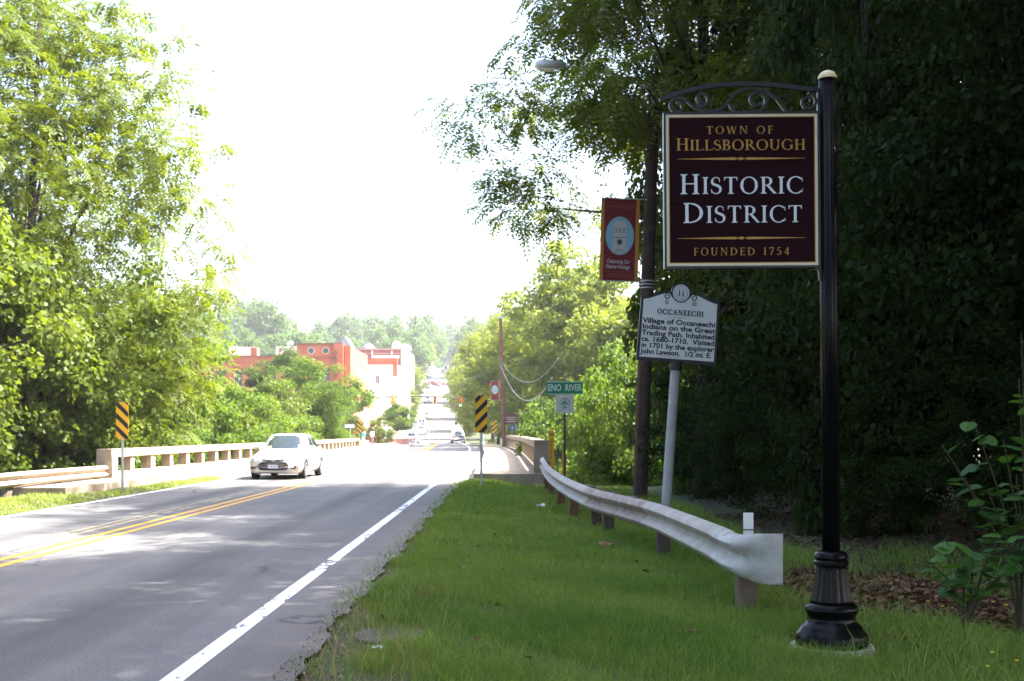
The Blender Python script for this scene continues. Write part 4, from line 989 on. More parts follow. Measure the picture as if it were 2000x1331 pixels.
# ------------------------------------------------------------------ utility poles, banners, lamp, wires
BAN_R = M('banner_red', (.16, .012, .018), .75, var=.12, vscale=5); BAN_G = M('banner_gold', (.45, .20, .03), .75)
BAN_B = M('banner_sky', (.22, .42, .52), .75); BAN_W = M('banner_tower', (.48, .47, .45), .75); BAN_D = M('banner_ink', (.05, .06, .06), .75)
def banner(loc, wd, h, label, rot, detail=True):
    t = thing('street_banner', label, 'banner', loc, rot=rot)
    n = 10; mb = MB(); vs = []
    cl = MB().box((0, 0, h / 2), (wd, .012, h)).build('cloth', BAN_R, t)
    for sx in (-1, 1): MB().box((sx * (wd / 2 - .045 * wd), -.0075, h / 2), (.09 * wd, .003, h)).build('gold_edge', BAN_G, cl)
    e = MB().prism(ell(0, h * .55, wd * .37, h * .235, 36), .003, 'y', -.0095).build('picture', BAN_B, cl)
    q = lambda x, z: (x * wd, h * .55 + z * h)
    mb = MB(); y = -.0115
    mb.prism([q(-.19, -.21), q(.19, -.21), q(.17, -.02), q(-.17, -.02)], .0015, 'y', y); mb.prism([q(-.15, -.02), q(.15, -.02), q(.15, .09), q(-.15, .09)], .0015, 'y', y - .0002)
    mb.prism([q(-.17, .09), q(.17, .09), q(.18, .125), q(.15, .16), q(.06, .18), q(-.06, .18), q(-.15, .16), q(-.18, .125)], .0015, 'y', y - .0004)
    tw = mb.build('tower', BAN_W, e)
    mb = MB(); mb.prism([q(-.19, -.025), q(.19, -.025), q(.19, -.018), q(-.19, -.018)], .001, 'y', y - .0016); mb.build('ledge', BAN_D, tw)
    mb = MB(); mb.prism([q(-.17, .088), q(.17, .088), q(.17, .093), q(-.17, .093)], .001, 'y', y - .0016); mb.build('ledge', BAN_D, tw)
    MB().prism(ell(0, h * .55 - .075 * h, .07 * wd, .035 * h, 18), .001, 'y', y - .0016).build('clock_face', BAN_D, tw)
    for cx in (-.10, 0, .10): MB().prism([q(cx - .02, .035), q(cx + .02, .035), q(cx + .02, .075), q(cx, .085), q(cx - .02, .075)], .001, 'y', y - .0016).build('belfry_opening', M('banner_grey', (.22, .22, .21), .8), tw)
    MB().prism([q(-.19, -.21), q(0, -.155), q(.19, -.21), q(.17, -.215), q(0, -.17), q(-.17, -.215)], .001, 'y', y - .0016).build('gable', M('banner_grey', (.22, .22, .21), .8), tw)
    if detail:
        text_obj('lettering', 'HILLSBOROUGH', .13 * wd, M('banner_dull_gold', (.30, .10, .03), .8), cl, (0, -.0075, h * .905), width=wd * .70)
        text_obj('lettering', 'Celebrating Our', .14 * wd, BAN_W, cl, (-.02, -.0075, h * .235), width=wd * .60, shear=.2, bold=.002)
        text_obj('lettering', 'Diverse Heritage', .14 * wd, BAN_W, cl, (-.03, -.0075, h * .17), width=wd * .62, shear=.2, bold=.002)
        text_obj('lettering', 'ESTABLISHED 1754', .08 * wd, M('banner_dull_gold', (.30, .10, .03), .8), cl, (0, -.0075, h * .075), width=wd * .62)
        for zz_ in (.955, .115, .045): MB().box((0, -.0078, h * zz_), (wd * .8, .002, .008)).build('rule', M('banner_dull_gold', (.30, .10, .03), .8), cl)
    mb = MB()
    for zz_ in (h + .01, -.01): mb.tube([(-wd / 2, 0, zz_), (wd / 2 + .18, 0, zz_ + .01)], .012, 6)
    mb.build('arm', GALV, t)
    return t

u3 = .012; Yp = 26.4
pb = Vector((at(1250, Yp), Yp, gz(at(1250, Yp), Yp)))
up = thing('utility_pole', 'dark wooden utility pole behind the history marker', 'pole', pb, rot=(0, R(2.0), 0))
MB().tube([(0, 0, -.8), (0, 0, 4), (0, 0, 9.9)], [.175, .16, .13], 14).build('pole', POLEW, up, smooth=True)
mb = MB()
for zz_ in (4.97, 5.05, 5.13): mb.lathe([(.163, zz_ - .012), (.166, zz_), (.163, zz_ + .012)], 14)
mb.build('strap', GALV, up)
mb = MB()
for k in range(3): mb.tube([(-.13 + .05 * k, -.13, .4), (-.12 + .05 * k, -.125, 3.2)], .012, 5)
mb.build('conduit', M('reddish_conduit', (.16, .06, .04), .8), up)
bw = W(1209, 550, Yp - .35)
banner(W(1208, 549, Yp - .3), 77 * u3 * .98, 158 * u3, 'maroon and gold town banner on the near utility pole', (0, R(1.6), R(6)))
lz_ = W(1280, 190, Yp)
lamp = thing('street_lamp', 'silver cobra-head street lamp half hidden in the leaves', 'lamp', W(1278, 195, Yp - .15))
ARM = M('lamp_arm_alloy', (.62, .62, .60), .45, metal=.4)
MB().tube([(0, 0, -.12), (-.06, 0, .12), (-.3, 0, .32), (-.8, 0, .55), (-1.5, 0, .72), (-2.15, 0, .80)], [.035, .035, .032, .03, .028, .028], 10).build('arm', ARM, lamp, smooth=True)
mb = MB(); prof = []
def rrect(hx, hz, n=14, p=3.0): return [(hx * math.copysign(abs(math.cos(2 * math.pi * i / n)) ** (2 / p), math.cos(2 * math.pi * i / n)), hz * math.copysign(abs(math.sin(2 * math.pi * i / n)) ** (2 / p), math.sin(2 * math.pi * i / n))) for i in range(n)]
vs = []; N = 14
for x, a, b in ((-2.08, .05, .04), (-2.15, .09, .075), (-2.35, .135, .10), (-2.6, .15, .115), (-2.72, .13, .10), (-2.78, .07, .05)):
    vs += [(x, p, .80 + q) for p, q in rrect(a, b, N)]
fs = [(i * N + k, i * N + (k + 1) % N, (i + 1) * N + (k + 1) % N, (i + 1) * N + k) for i in range(5) for k in range(N)] + [list(range(N)), list(range(6 * N - 1, 5 * N - 1, -1))]
mb.add(vs, fs); mb.build('lamp_head', M('lamp_head_alloy', (.55, .56, .58), .4, metal=.4), lamp, smooth=True)
MB().box((-2.5, 0, .69), (.34, .2, .03)).build('lens', M('lamp_lens', (.6, .6, .58), .2), lamp)

Yq = 95.0; uq = Yq / FPX
q0 = Vector((at(985, Yq), Yq, 0)); q0.z = gz(q0.x, Yq)
fp = thing('utility_pole', 'reddish wooden utility pole beyond the right railing', 'pole', q0, rot=(0, R(-1.6), 0))
MB().tube([(0, 0, -.5), (0, 0, 5), (0, 0, 11.3 - q0.z)], [.19, .18, .13], 12).build('pole', POLEW2, fp, smooth=True)
MB().box((0, -.05, 11.2 - q0.z), (.3, .3, .16)).build('cap', GALV, fp)
banner(W(967, 782, Yq - .35), 17 * uq, 37 * uq, 'small maroon banner on the far reddish pole', (0, R(-1.0), 0), detail=False)
WIRE = M('cable_grey', (.35, .36, .36), .6); WIRED = M('cable_dark', (.05, .05, .05), .6)
def wire(label, a, b, sag, r, mat, name='overhead_cable'):
    pts = []
    for i in range(21):
        t = i / 20; p = Vector(a).lerp(Vector(b), t); p.z -= sag * 4 * t * (1 - t); pts.append(p)
    o = Vector(a); mb = MB(); mb.tube([p - o for p in pts], r, 5)
    k = mb.build(name, mat, None, smooth='all'); k.location = o; return tag(k, label, 'cable', 'overhead cables')
P1 = W(977, 712, Yq)
wire('pale cable drooping in a deep loop from the far pole', P1, W(1078, 738, 80), 2.3, .03, WIRE)
wire('thin cable from the far pole into the right trees', W(978, 705, Yq), W(1090, 700, 84), 1.8, .022, WIRE)
wire('thin cable rising from the traffic signals to the far pole', P1, W(860, 752, 170), .6, .02, WIRED)
wire('dark cable across the pale building front', W(700, 720, 165), W(640, 770, 150), .6, .03, WIRED)
wire('long cable crossing to the hill street poles', W(699, 730, 165), W(792, 690, 260), .8, .03, WIRED)

# span wire with signals
Ys = 150.0; us = Ys / FPX
def steel_pole(px, Y, top, label, r=.11):
    X = at(px, Y); z = gz(X, Y); t = thing('signal_pole', label, 'pole', (X, Y, z))
    MB().tube([(0, 0, -.3), (0, 0, CAMH - (top - VY) * Y / FPX - z)], [r, r * .75], 10).build('shaft', GALV, t, smooth=True)
    MB().lathe([(r * 1.8, -.1), (r * 1.8, .15), (r * 1.1, .25)], 12).build('base', GALV, t); return t
steel_pole(698, Ys + 2, 722, 'thin grey pole at the left end of the signal wire')
steel_pole(943, Ys, 776, 'grey pole at the right end of the signal wire')
wire('dark span wire carrying the traffic signals', W(698, 781, Ys), W(943, 784, Ys), -.55, .075, WIRED, 'span_wire')
AMB = M('signal_yellow', (.75, .36, .02), .5); LENS0 = M('unlit_lens', (.10, .05, .02), .3)
def signal(px, top, bot, label, green=False, rz=0, mat=AMB):
    d = us; h = (bot - top) * d; p = W(px, bot, Ys - .1); t = thing('traffic_signal', label, 'traffic light', p, rz, 'traffic signals on the span wire')
    hd = MB().box((0, 0, h / 2), (.36, .24, h)).build('housing', mat, t)
    for i in range(3):
        z = h * (.17 + .33 * i); on = green and i == 0
        MB().prism(ell(0, z, .125, .125, 16), .02, 'y', -.142).build('lens', M('green_light', (.0, .5, .35), .3, emit=((.15, 1.0, .75), 1.6)) if on else LENS0, hd)
        m2 = MB(); m2.tube([(0, -.12, z + .01), (0, -.34, z + .03)], [.15, .14], 12, cap=False); m2.build('visor', mat, hd)
    MB().tube([(0, 0, h), (0, 0, h + .35)], .03, 6).build('hanger', BLKPL, t)
signal(721, 776, 795, 'leftmost yellow traffic signal on the wire', rz=1.4)
signal(767, 774, 795, 'second traffic signal from the left, in front of the white building', rz=1.2)
signal(850, 776, 788, 'small traffic signal over the middle of the hill street')
signal(899.5, 775, 796, 'traffic signal showing green over the right lane', True, mat=M('signal_orange', (.70, .22, .02), .5))

# ------------------------------------------------------------------ far signs and street clutter
def sign_on_posts(name, label, px, Y, x0, x1, y0, y1, base_z, mat, poly=None, posts=(0,), back=.04):
    d = Y / FPX; X = (px - VX) * d; t = thing(name, label, 'sign', (X, Y, base_z))
    z = lambda py: CAMH - (py - VY) * d - base_z; xx = lambda p: (p - px) * d
    P = poly(xx, z) if poly else [(xx(x0), z(y1)), (xx(x1), z(y1)), (xx(x1), z(y0)), (xx(x0), z(y0))]
    b = MB().prism(P, .03, 'y', -.015).build('plate', mat, t)
    for p in posts: MB().tube([(p, .045, -.3), (p, .045, z(y0) - .05)], .03, 8).build('post', GALV, t)
    return t, b, xx, z
BROWN = M('brown_sheeting', (.16, .055, .035), .6)
t, b, xx, z = sign_on_posts('park_sign', 'brown sign with a rounded top beside the far banner', 998, 99, 985, 1012, 808, 829, gz(at(998, 99), 99), BROWN,
    lambda xx, z: [(xx(985), z(829)), (xx(1012), z(829)), (xx(1012), z(812)), (xx(1007), z(808)), (xx(990), z(808)), (xx(985), z(812))], posts=(-.45, .45))
mb = MB()
for yy_, a, c in ((816, 988, 1009), (820, 991, 1006), (824, 989, 1008)): mb.prism([(xx(a), z(yy_ + .9)), (xx(c), z(yy_ + .9)), (xx(c), z(yy_ - .9)), (xx(a), z(yy_ - .9))], .004, 'y', -.02)
tag(mb.build('small_lettering', M('sign_pink_white', (.55, .42, .38), .6), b), kind='stuff')
t, b, xx, z = sign_on_posts('round_sign', 'small round blue sign under the brown sign', 1000, 97, 995, 1005, 831, 841, gz(at(1000, 97), 97), M('blue_sheeting', (.03, .13, .45), .5), lambda xx, z: ell(0, z(836), .22, .22, 20))
MB().prism([(-.05, z(838)), (.1, z(838)), (.06, z(836)), (.1, z(834)), (-.06, z(834)), (-.02, z(836))], .004, 'y', -.02).build('symbol', WHITEP, b)
t, b, xx, z = sign_on_posts('lane_sign', 'white lane-use sign with two black arrows on the median', 824, 132, 816, 832, 817, 835, 0, WHITEP)
mb = MB(); mb.prism([(xx(819), z(821)), (xx(822), z(821)), (xx(822), z(824.5)), (xx(820.5), z(826)), (xx(819), z(824.5))], .004, 'y', -.02); mb.build('arrow', BLACKP, b)
mb = MB(); mb.prism([(xx(823.5), z(832)), (xx(825), z(832)), (xx(827.6), z(825)), (xx(827.6), z(823)), (xx(829), z(823)), (xx(827), z(819)), (xx(825), z(823)), (xx(826.3), z(823)), (xx(826), z(825))], .004, 'y', -.02); mb.build('arrow', BLACKP, b)
MB().prism([(xx(816), z(835.4)), (xx(832), z(835.4)), (xx(832), z(834.2)), (xx(816), z(834.2))], .004, 'y', -.022).build('foot_bar', BLACKP, b)
sign_on_posts('sign_back', 'pale blank sign seen from behind left of the lane sign', 810.5, 146, 806, 815, 826, 839, 0, M('sign_back_grey', (.55, .56, .53), .6))
sign_on_posts('street_name_sign', 'white street name board at the far left of the bridge', 684, 98, 673, 692, 829, 836, gz(at(684, 98), 98), M('name_board', (.68, .70, .74), .5))
t, b, xx, z = sign_on_posts('roadworks_sign', 'low red and white board standing on the median', 808.5, 128, 804, 813, 854, 862, 0, WHITEP, posts=(-.2, .2))
for k in range(2): MB().prism([(xx(804.5), z(855.2 + 3.4 * k)), (xx(812.5), z(855.2 + 3.4 * k)), (xx(812.5), z(856.8 + 3.4 * k)), (xx(804.5), z(856.8 + 3.4 * k))][::-1], .004, 'y', -.02).build('stripe', M('red_sheeting', (.5, .05, .03), .5), b)
mi = thing('median_island', 'pale kerbed median island under the lane sign', 'island', (at(822, 130), 130, 0))
MB().prism([(-.5, -9), (.0, -10), (.5, -9), (.9, 12), (.4, 14), (-.6, 12)], .13, 'z', 0).build('kerb_block', CONC_G, mi)
# red hoops
for px, lb in ((722, 'left red metal hoop on the paving past the left railing'), (731, 'right red metal hoop on the paving past the left railing')):
    X = at(px, 122); o = thing('bicycle_hoop', lb, 'hoop', (X, 122, .12))
    MB().tube([(-.22, 0, -.1), (-.22, 0, .78), (-.15, 0, .86), (.15, 0, .86), (.22, 0, .78), (.22, 0, -.1)], .035, 8).build('hoop', M('dark_red_paint', (.25, .04, .035), .5), o, smooth=True)

# pedestrians, far away
def person(label, loc, rz, h, shirt, legs, stride, skin=(.32, .18, .12), arm=0.2):
    t = thing('person', label, 'person', loc, rz); k = h / 1.7
    V = [(0, 0, .95), (0, 0, 1.15), (0, .0, 1.38), (0, .0, 1.47), (0, -.01, 1.60),
         (-.18, 0, 1.38), (-.23, -.04, 1.12), (-.24, -arm, .90), (.18, 0, 1.38), (.23, .06, 1.12), (.22, arm, .92),
         (-.09, 0, .90), (-.09, -stride * .55, .50), (-.09, -stride * .7, .07), (-.09, -stride * .7 - .12, .03), (.09, 0, .90), (.09, stride * .45, .50), (.09, stride, .08), (.09, stride - .12, .03)]
    E = [(0, 1), (1, 2), (2, 3), (3, 4), (2, 5), (5, 6), (6, 7), (2, 8), (8, 9), (9, 10), (0, 11), (11, 12), (12, 13), (13, 14), (0, 15), (15, 16), (16, 17), (17, 18)]
    rad = [.14, .15, .15, .055, .09, .075, .05, .035, .075, .05, .035, .095, .065, .045, .04, .095, .065, .045, .04]
    me = bpy.data.meshes.new('body'); me.from_pydata([(a * k, b * k, c * k) for a, b, c in V], E, []); o = link_mesh('body', me, t)
    m = o.modifiers.new('skin', 'SKIN'); s = o.modifiers.new('sub', 'SUBSURF'); s.levels = 1; s.render_levels = 1
    for i, sv_ in enumerate(me.skin_vertices[0].data): sv_.radius = (rad[i] * k * (1.15 if i < 3 else 1), rad[i] * k * (.75 if i < 3 else 1))
    me.skin_vertices[0].data[0].use_root = True
    bpy.context.view_layer.update()
    nm = bpy.data.meshes.new_from_object(o.evaluated_get(bpy.context.evaluated_depsgraph_get())); o.modifiers.clear(); o.data = nm
    nm.materials.clear()
    for mm in (shirt, legs, M('skin_%d' % int(skin[0] * 100), skin, .6)): nm.materials.append(mm)
    for p in nm.polygons:
        z = p.center.z / k; p.material_index = 2 if z > 1.45 or (abs(p.center.x) / k > .2 and z < 1.12 and z > .8) else (0 if z > .93 else 1); p.use_smooth = True
    hb = MB(); hb.lathe([(.02, 1.52), (.09, 1.56), (.10, 1.63), (.075, 1.70), (.02, 1.715)], 12); hm_ = hb.build('hair', M('dark_hair', (.03, .02, .015), .7), t, smooth='all'); hm_.scale = (k, k, k); hm_.location = (0, .02 * k, .0)
    return t
person('person in a teal shirt walking past the end of the left railing', (at(709.5, 117), 117, .12), R(200), 1.62, M('teal_cloth', (.06, .42, .50), .8), M('pale_trousers', (.55, .54, .55), .8), .2)
person('person in white with a dark bag by the red hoops', (at(727, 124), 124, .12), R(20), 1.72, M('white_cloth', (.72, .70, .70), .8), M('grey_trousers', (.25, .23, .24), .8), .15)

# ------------------------------------------------------------------ town buildings
def wall_holes(mb, x0, x1, z0, z1, y, t, holes, mi=0):
    xs = sorted(set([x0, x1] + [h[0] for h in holes] + [h[1] for h in holes])); zs = sorted(set([z0, z1] + [h[2] for h in holes] + [h[3] for h in holes]))
    for i in range(len(xs) - 1):
        for j in range(len(zs) - 1):
            cx, cz = (xs[i] + xs[i + 1]) / 2, (zs[j] + zs[j + 1]) / 2
            if any(h[0] < cx < h[1] and h[2] < cz < h[3] for h in holes): continue
            mb.span((xs[i], y, zs[j]), (xs[i + 1], y + t, zs[j + 1]), mi)
def window(parent, x0, x1, z0, z1, y, arch=0., rows=2, cols=2, fr=FRAMEW, glass=WINDK, name='window', header=BRICKD):
    wn = MB().span((x0, y + .16, z0), (x1, y + .2, z1)).build(name, glass, parent)
    mb = MB(); f = .07
    mb.span((x0, y + .1, z0), (x0 + f, y + .158, z1)); mb.span((x1 - f, y + .1, z0), (x1, y + .158, z1)); mb.span((x0 + f, y + .1, z0), (x1 - f, y + .158, z0 + f)); mb.span((x0 + f, y + .1, z1 - f), (x1 - f, y + .158, z1))
    for r in range(1, rows): zz_ = z0 + (z1 - z0) * r / rows; mb.span((x0 + f, y + .11, zz_ - .03), (x1 - f, y + .157, zz_ + .03))
    for c in range(1, cols): xx_ = x0 + (x1 - x0) * c / cols; mb.span((xx_ - .03, y + .112, z0 + f), (xx_ + .03, y + .156, z1 - f))
    mb.build('frame', fr, wn)
    if arch:
        P = [(x0 - .12, z1 - .1)] + [((x0 + x1) / 2 - (x1 - x0 + .24) / 2 * math.cos(math.pi * i / 10), z1 - .1 + arch * math.sin(math.pi * i / 10) + .12) for i in range(11)] + [(x1 + .12, z1 - .1)]
        P += [(x1, z1 - .1)] + [((x0 + x1) / 2 + (x1 - x0) / 2 * math.cos(math.pi * i / 10), z1 - .12 + arch * math.sin(math.pi * i / 10)) for i in range(11)]
        MB().prism(P, .12, 'y', y - .03).build('arch', header, wn)
    MB().span((x0 - .1, y - .08, z0 - .15), (x1 + .1, y + .1, z0)).build('sill', header, wn)
Yb = 165.0; ub = Yb / FPX
bb = thing('brick_building', 'orange brick mill building with arched windows and a corner tower', 'building', (0, Yb, 0))
bxx = lambda p: (p - VX) * ub; bzz = lambda p: CAMH - (p - VY) * ub
holes = [(bxx(a), bxx(a + 16), bzz(758), bzz(722)) for a in (392 - 33 - 33, 392 - 33, 392, 424.5, 457.5, 490.5, 523.5, 556)]
mb = MB(); wall_holes(mb, bxx(300), bxx(581), -6, bzz(697), 0, .45, holes); mb.build('wall', BRICK, bb)
MB().span((bxx(300), .46, -6), (bxx(581), 22, bzz(697) - .4)).build('core', BRICK, bb)
MB().span((bxx(300), -.14, bzz(697)), (bxx(581), .6, bzz(695))).build('coping', BRICKD, bb)
DKF = M('grey_green_frame', (.10, .11, .10), .7)
for h in holes: window(bb, *h, 0, arch=.45, rows=3, fr=DKF)
for a, b_ in ((393, 405), (490, 502)): MB().span((bxx(a), -.1, -6), (bxx(b_), .7, bzz(679))).build('pilaster', BRICK, bb)
# tower
hol = [(bxx(628), bxx(645), bzz(744), bzz(721))]
mb = MB(); wall_holes(mb, bxx(581), bxx(667), -6, bzz(674), -.6, .5, hol); mb.build('tower_wall', BRICK, bb)
MB().span((bxx(581), -.09, -6), (bxx(684), 21, bzz(676))).build('tower_core', BRICK, bb)
window(bb, *hol[0], -.6, arch=.45, rows=3, fr=DKF)
MB().span((bxx(580), -.75, bzz(674)), (bxx(672), .2, bzz(671))).build('coping', BRICKD, bb)
MB().span((bxx(581), -.70, bzz(700)), (bxx(652), -.6, bzz(698.5))).build('string_course', BRICKD, bb)
PALEB = M('sunlit_brick_pilaster', (.52, .20, .11), .9, var=.12)
MB().span((bxx(653), -1.0, -6), (bxx(672), -.58, bzz(673))).build('corner_pilaster', BRICK, bb)
MB().span((bxx(674), -.5, -6), (bxx(685.5), 20, bzz(677))).build('side_pilaster', BRICK, bb)
for px in (609, 637.5):
    wn = MB().prism(ell(bxx(px), bzz(686), .42, .42, 24), .06, 'y', -.64).build('round_window', WINDK, bb)
    mb = MB()
    for i in range(24):
        a, c = 2 * math.pi * i / 24, 2 * math.pi * (i + 1) / 24; x_, z_ = bxx(px), bzz(686)
        mb.prism([(x_ + .55 * math.cos(a), z_ + .55 * math.sin(a)), (x_ + .55 * math.cos(c), z_ + .55 * math.sin(c)), (x_ + .41 * math.cos(c), z_ + .41 * math.sin(c)), (x_ + .41 * math.cos(a), z_ + .41 * math.sin(a))], .1, 'y', -.69)
    mb.build('surround', M('pale_surround', (.5, .36, .3), .8), wn)
for i, ch in enumerate('GATEWAY CENTER'):
    if ch != ' ': text_obj('letter', ch, .75, M('dark_red_letter', (.16, .045, .03), .6), bb, (bxx(657), -1.03, bzz(691 + i * 8.4)), bold=.03, depth=.02)
for a, b_, tp in ((437, 452, 674), (453, 489, 675), (531, 547, 674), (548, 580, 673.5), (362, 393, 689)):
    o = MB().span((bxx(a), 3, bzz(697) - .5), (bxx(b_), 6, bzz(tp))).build('roof_unit', M('white_roof_unit', (.68, .67, .66), .7, var=.06), bb)
    mb = MB()
    for k in range(1, int((b_ - a) // 7) + 1): mb.span((bxx(a + k * 7 - .4), 2.96, bzz(696)), (bxx(a + k * 7 + .4), 2.999, bzz(tp + 1)))
    tag(mb.build('panel_joints', M('roof_unit_joint', (.5, .48, .45), .7), o), kind='stuff')
MB().tube([(bxx(553), 4, bzz(674)), (bxx(553), 4, bzz(668)), (bxx(558), 4, bzz(664)), (bxx(562), 4, bzz(668))], .22, 8).build('roof_duct', GALV, bb)

Yw = 192.0; uw = Yw / FPX; wx = lambda p: (p - VX) * uw; wz = lambda p: CAMH - (p - VY) * uw
wb = thing('white_building', 'white painted building with a brick parapet beside the brick tower', 'building', (0, Yw, 0))
hol = [(wx(704.5), wx(711.5), wz(750), wz(735)), (wx(733.5), wx(741), wz(749), wz(733.5))]
mb = MB(); wall_holes(mb, wx(660), wx(768), -2, wz(712), 0, .4, hol); mb.build('wall', STUCCO, wb)
MB().span((wx(660), .42, -2), (wx(777.5), 24, wz(712) - .1)).build('core', STUCCO, wb)
MB().span((wx(660), -.1, wz(712)), (wx(768), .9, wz(700.5))).build('parapet', BRICK, wb)
MB().span((wx(668), -.25, wz(710)), (wx(714), .4, wz(703))).build('roof_cloth', STUCCO, wb)
for h in hol: window(wb, *h, 0, rows=4, cols=2, header=STUCCO)
MB().span((wx(768), -.2, wz(735)), (wx(776), .4, wz(700.5))).build('corner_pier', BRICK, wb)
MB().span((wx(768), -.15, -2), (wx(776), .38, wz(735.2))).build('corner_pier', PINKW, wb)
for k in range(4): MB().span((wx(777.6), 1.5 + k * 5, wz(745)), (wx(777.9), 3.2 + k * 5, wz(722))).build('side_window', WINDK, wb)
MB().span((wx(777.5), 1, wz(792)), (wx(781), 20, wz(788))).build('awning', M('awning_red', (.42, .12, .09), .8), wb)

Yr = 232.0; ur = Yr / FPX; rx_ = lambda p: (p - VX) * ur; rz_ = lambda p: CAMH - (p - VY) * ur
rb = thing('red_banded_building', 'long red brick building with pale bands behind the white one', 'building', (0, Yr, 0))
MB().span((rx_(650), 0, 0), (rx_(784), 30, rz_(683))).build('wall', M('rose_brick', (.36, .11, .09), .9, var=.12), rb)
for a, c, m in ((684, 681.5, 'cornice'), (691.5, 690, 'string_course')): MB().span((rx_(649), -.35, rz_(a)), (rx_(785), 30.3 if m == 'cornice' else .0, rz_(c))).build(m, M('rose_band', (.48, .24, .2), .9), rb)
MB().span((rx_(726), -.6, rz_(700)), (rx_(780), -.02, rz_(695))).build('white_band', STUCCO, rb)
for px in (727, 765): MB().span((rx_(px - 1), -.5, rz_(694)), (rx_(px + 1.2), -.02, rz_(686))).build('vent_pipe', STUCCO, rb)
def gable(name, x0, x1, zb, zt, y0, y1, mat, parent, xp=None):
    xm = xp if xp is not None else (x0 + x1) / 2
    return MB().prism([(x0, zb), (x1, zb), (xm, zt)], y1 - y0, 'y', y0).build(name, mat, parent)
gable('roof', rx_(686), rx_(728), rz_(682), rz_(673), 8, 28, ROOFG, rb, rx_(704))
MB().span((rx_(702), 10, rz_(682)), (rx_(714), 16, rz_(666))).build('roof_dormer', STUCCO, rb)
gable('roof', rx_(710), rx_(745), rz_(682), rz_(668), 12, 30, ROOFG, rb, rx_(714))
gable('roof', rx_(730), rx_(782), rz_(682), rz_(675), 10, 30, M('dull_rose_roof', (.38, .24, .22), .8), rb, rx_(748))
MB().lathe([(1.0, -.5), (1.0, .6), (.85, 1.1), (.5, 1.45), (.08, 1.55)], 18, (rx_(769), 6, rz_(677))).build('cupola', STUCCO, rb, smooth=True)
MB().prism([(rx_(763), rz_(682)), (rx_(779), rz_(682)), (rx_(773), rz_(675.5)), (rx_(765), rz_(675.5))], 8, 'y', 3).build('cupola_base', M('cupola_base_pink', (.55, .45, .42), .8), rb)
MB().span((rx_(783), -.3, 0), (rx_(789), 26, rz_(679))).build('corner_pavilion', PINKW, rb)
MB().lathe([(1.3, -.4), (1.3, .3), (1.0, .7), (.3, .95)], 10, (rx_(789), 3, rz_(680))).build('turret', M('turret_mauve', (.5, .38, .38), .8), rb)

Yg = 174.0; ug = Yg / FPX; hx = lambda p: (p - VX) * ug; hz = lambda p: CAMH - (p - VY) * ug
gb = thing('pale_gabled_building', 'pale low building with a pink sloping gable left of the street trees', 'building', (0, Yg, 0))
MB().prism([(hx(690), -2), (hx(752), -2), (hx(752), hz(795)), (hx(741), hz(776)), (hx(712), hz(778)), (hx(690), hz(782))], 12, 'y', 0).build('wall', M('warm_white_render', (.70, .64, .60), .9, var=.05), gb)
MB().prism([(hx(752.3), hz(797)), (hx(741), hz(776.5)), (hx(741), hz(774.5)), (hx(754), hz(796.5))], 12.6, 'y', -.3).build('verge_board', PINKW, gb)
dr = MB().span((hx(702), -.05, -.5), (hx(710.5), -.0, hz(824))).build('door', M('dull_brown_door', (.20, .14, .12), .7), gb)
MB().span((hx(703.5), -.07, hz(836)), (hx(709), -.052, hz(826))).build('pane', WINDK, dr)
lw = thing('planter_wall', 'low pinkish brick wall in front of the pale gabled building', 'wall', (at(760, 145), 145, 0))
mb = MB(); mb.box((0, 0, .25), (5.2, .35, .9)); mb.build('wall', M('pink_brick', (.45, .22, .18), .9, var=.15, vscale=3), lw); MB().box((0, 0, .73), (5.3, .45, .06)).build('coping', PINKW, lw)
for px, Y, x0, x1, y0, y1, m, lb in ((860, 470, 866, 884, 690, 716, STUCCO, 'white house at the crest of the hill street'), (830, 440, 826, 843, 688, 706, PINKW, 'small pinkish house left of the hill crest'),
                                    (672, 300, 664, 684, 657, 676, PINKW, 'distant pinkish gable above the brick tower'), (720, 330, 700, 735, 668, 684, STUCCO, 'pale distant house between the roofs and the wood')):
    d = Y / FPX; X = at((x0 + x1) / 2, Y); hb_ = thing('distant_house', lb, 'house', (X, Y, gz(X, Y)))
    wd = (x1 - x0) * d; zt = CAMH - (y1 - VY) * d - gz(X, Y); zt = max(zt, 3); ze = CAMH - (y0 - VY) * d - gz(X, Y)
    MB().span((-wd / 2, 0, -2), (wd / 2, 8, zt)).build('wall', m, hb_); gable('roof', -wd / 2 - .3, wd / 2 + .3, zt + .002, min(max(ze, zt + 1.2), zt + 3), -.3, 8.3, ROOFG, hb_)
    for k in (-.25, .25): MB().span((k * wd - .5, -.05, zt - 1.9), (k * wd + .5, 0, zt - .5)).build('window', WINDK, hb_)
for px, Y, top, lb in ((783, 240, 690, 'thin wooden pole beside the white building corner'), (793, 250, 700, 'second wooden pole on the left of the hill street'), (801, 330, 690, 'farthest wooden pole on the left of the hill street')):
    X = at(px, Y); z = gz(X, Y); t = thing('utility_pole', lb, 'pole', (X, Y, z)); MB().tube([(0, 0, -.5), (0, 0, CAMH - (top - VY) * Y / FPX - z)], [.18, .12], 8).build('pole', POLEW2, t, smooth=True)
    MB().box((0, 0, CAMH - (top - VY) * Y / FPX - z - .6), (1.8, .1, .12)).build('crossarm', POLEW2, t)

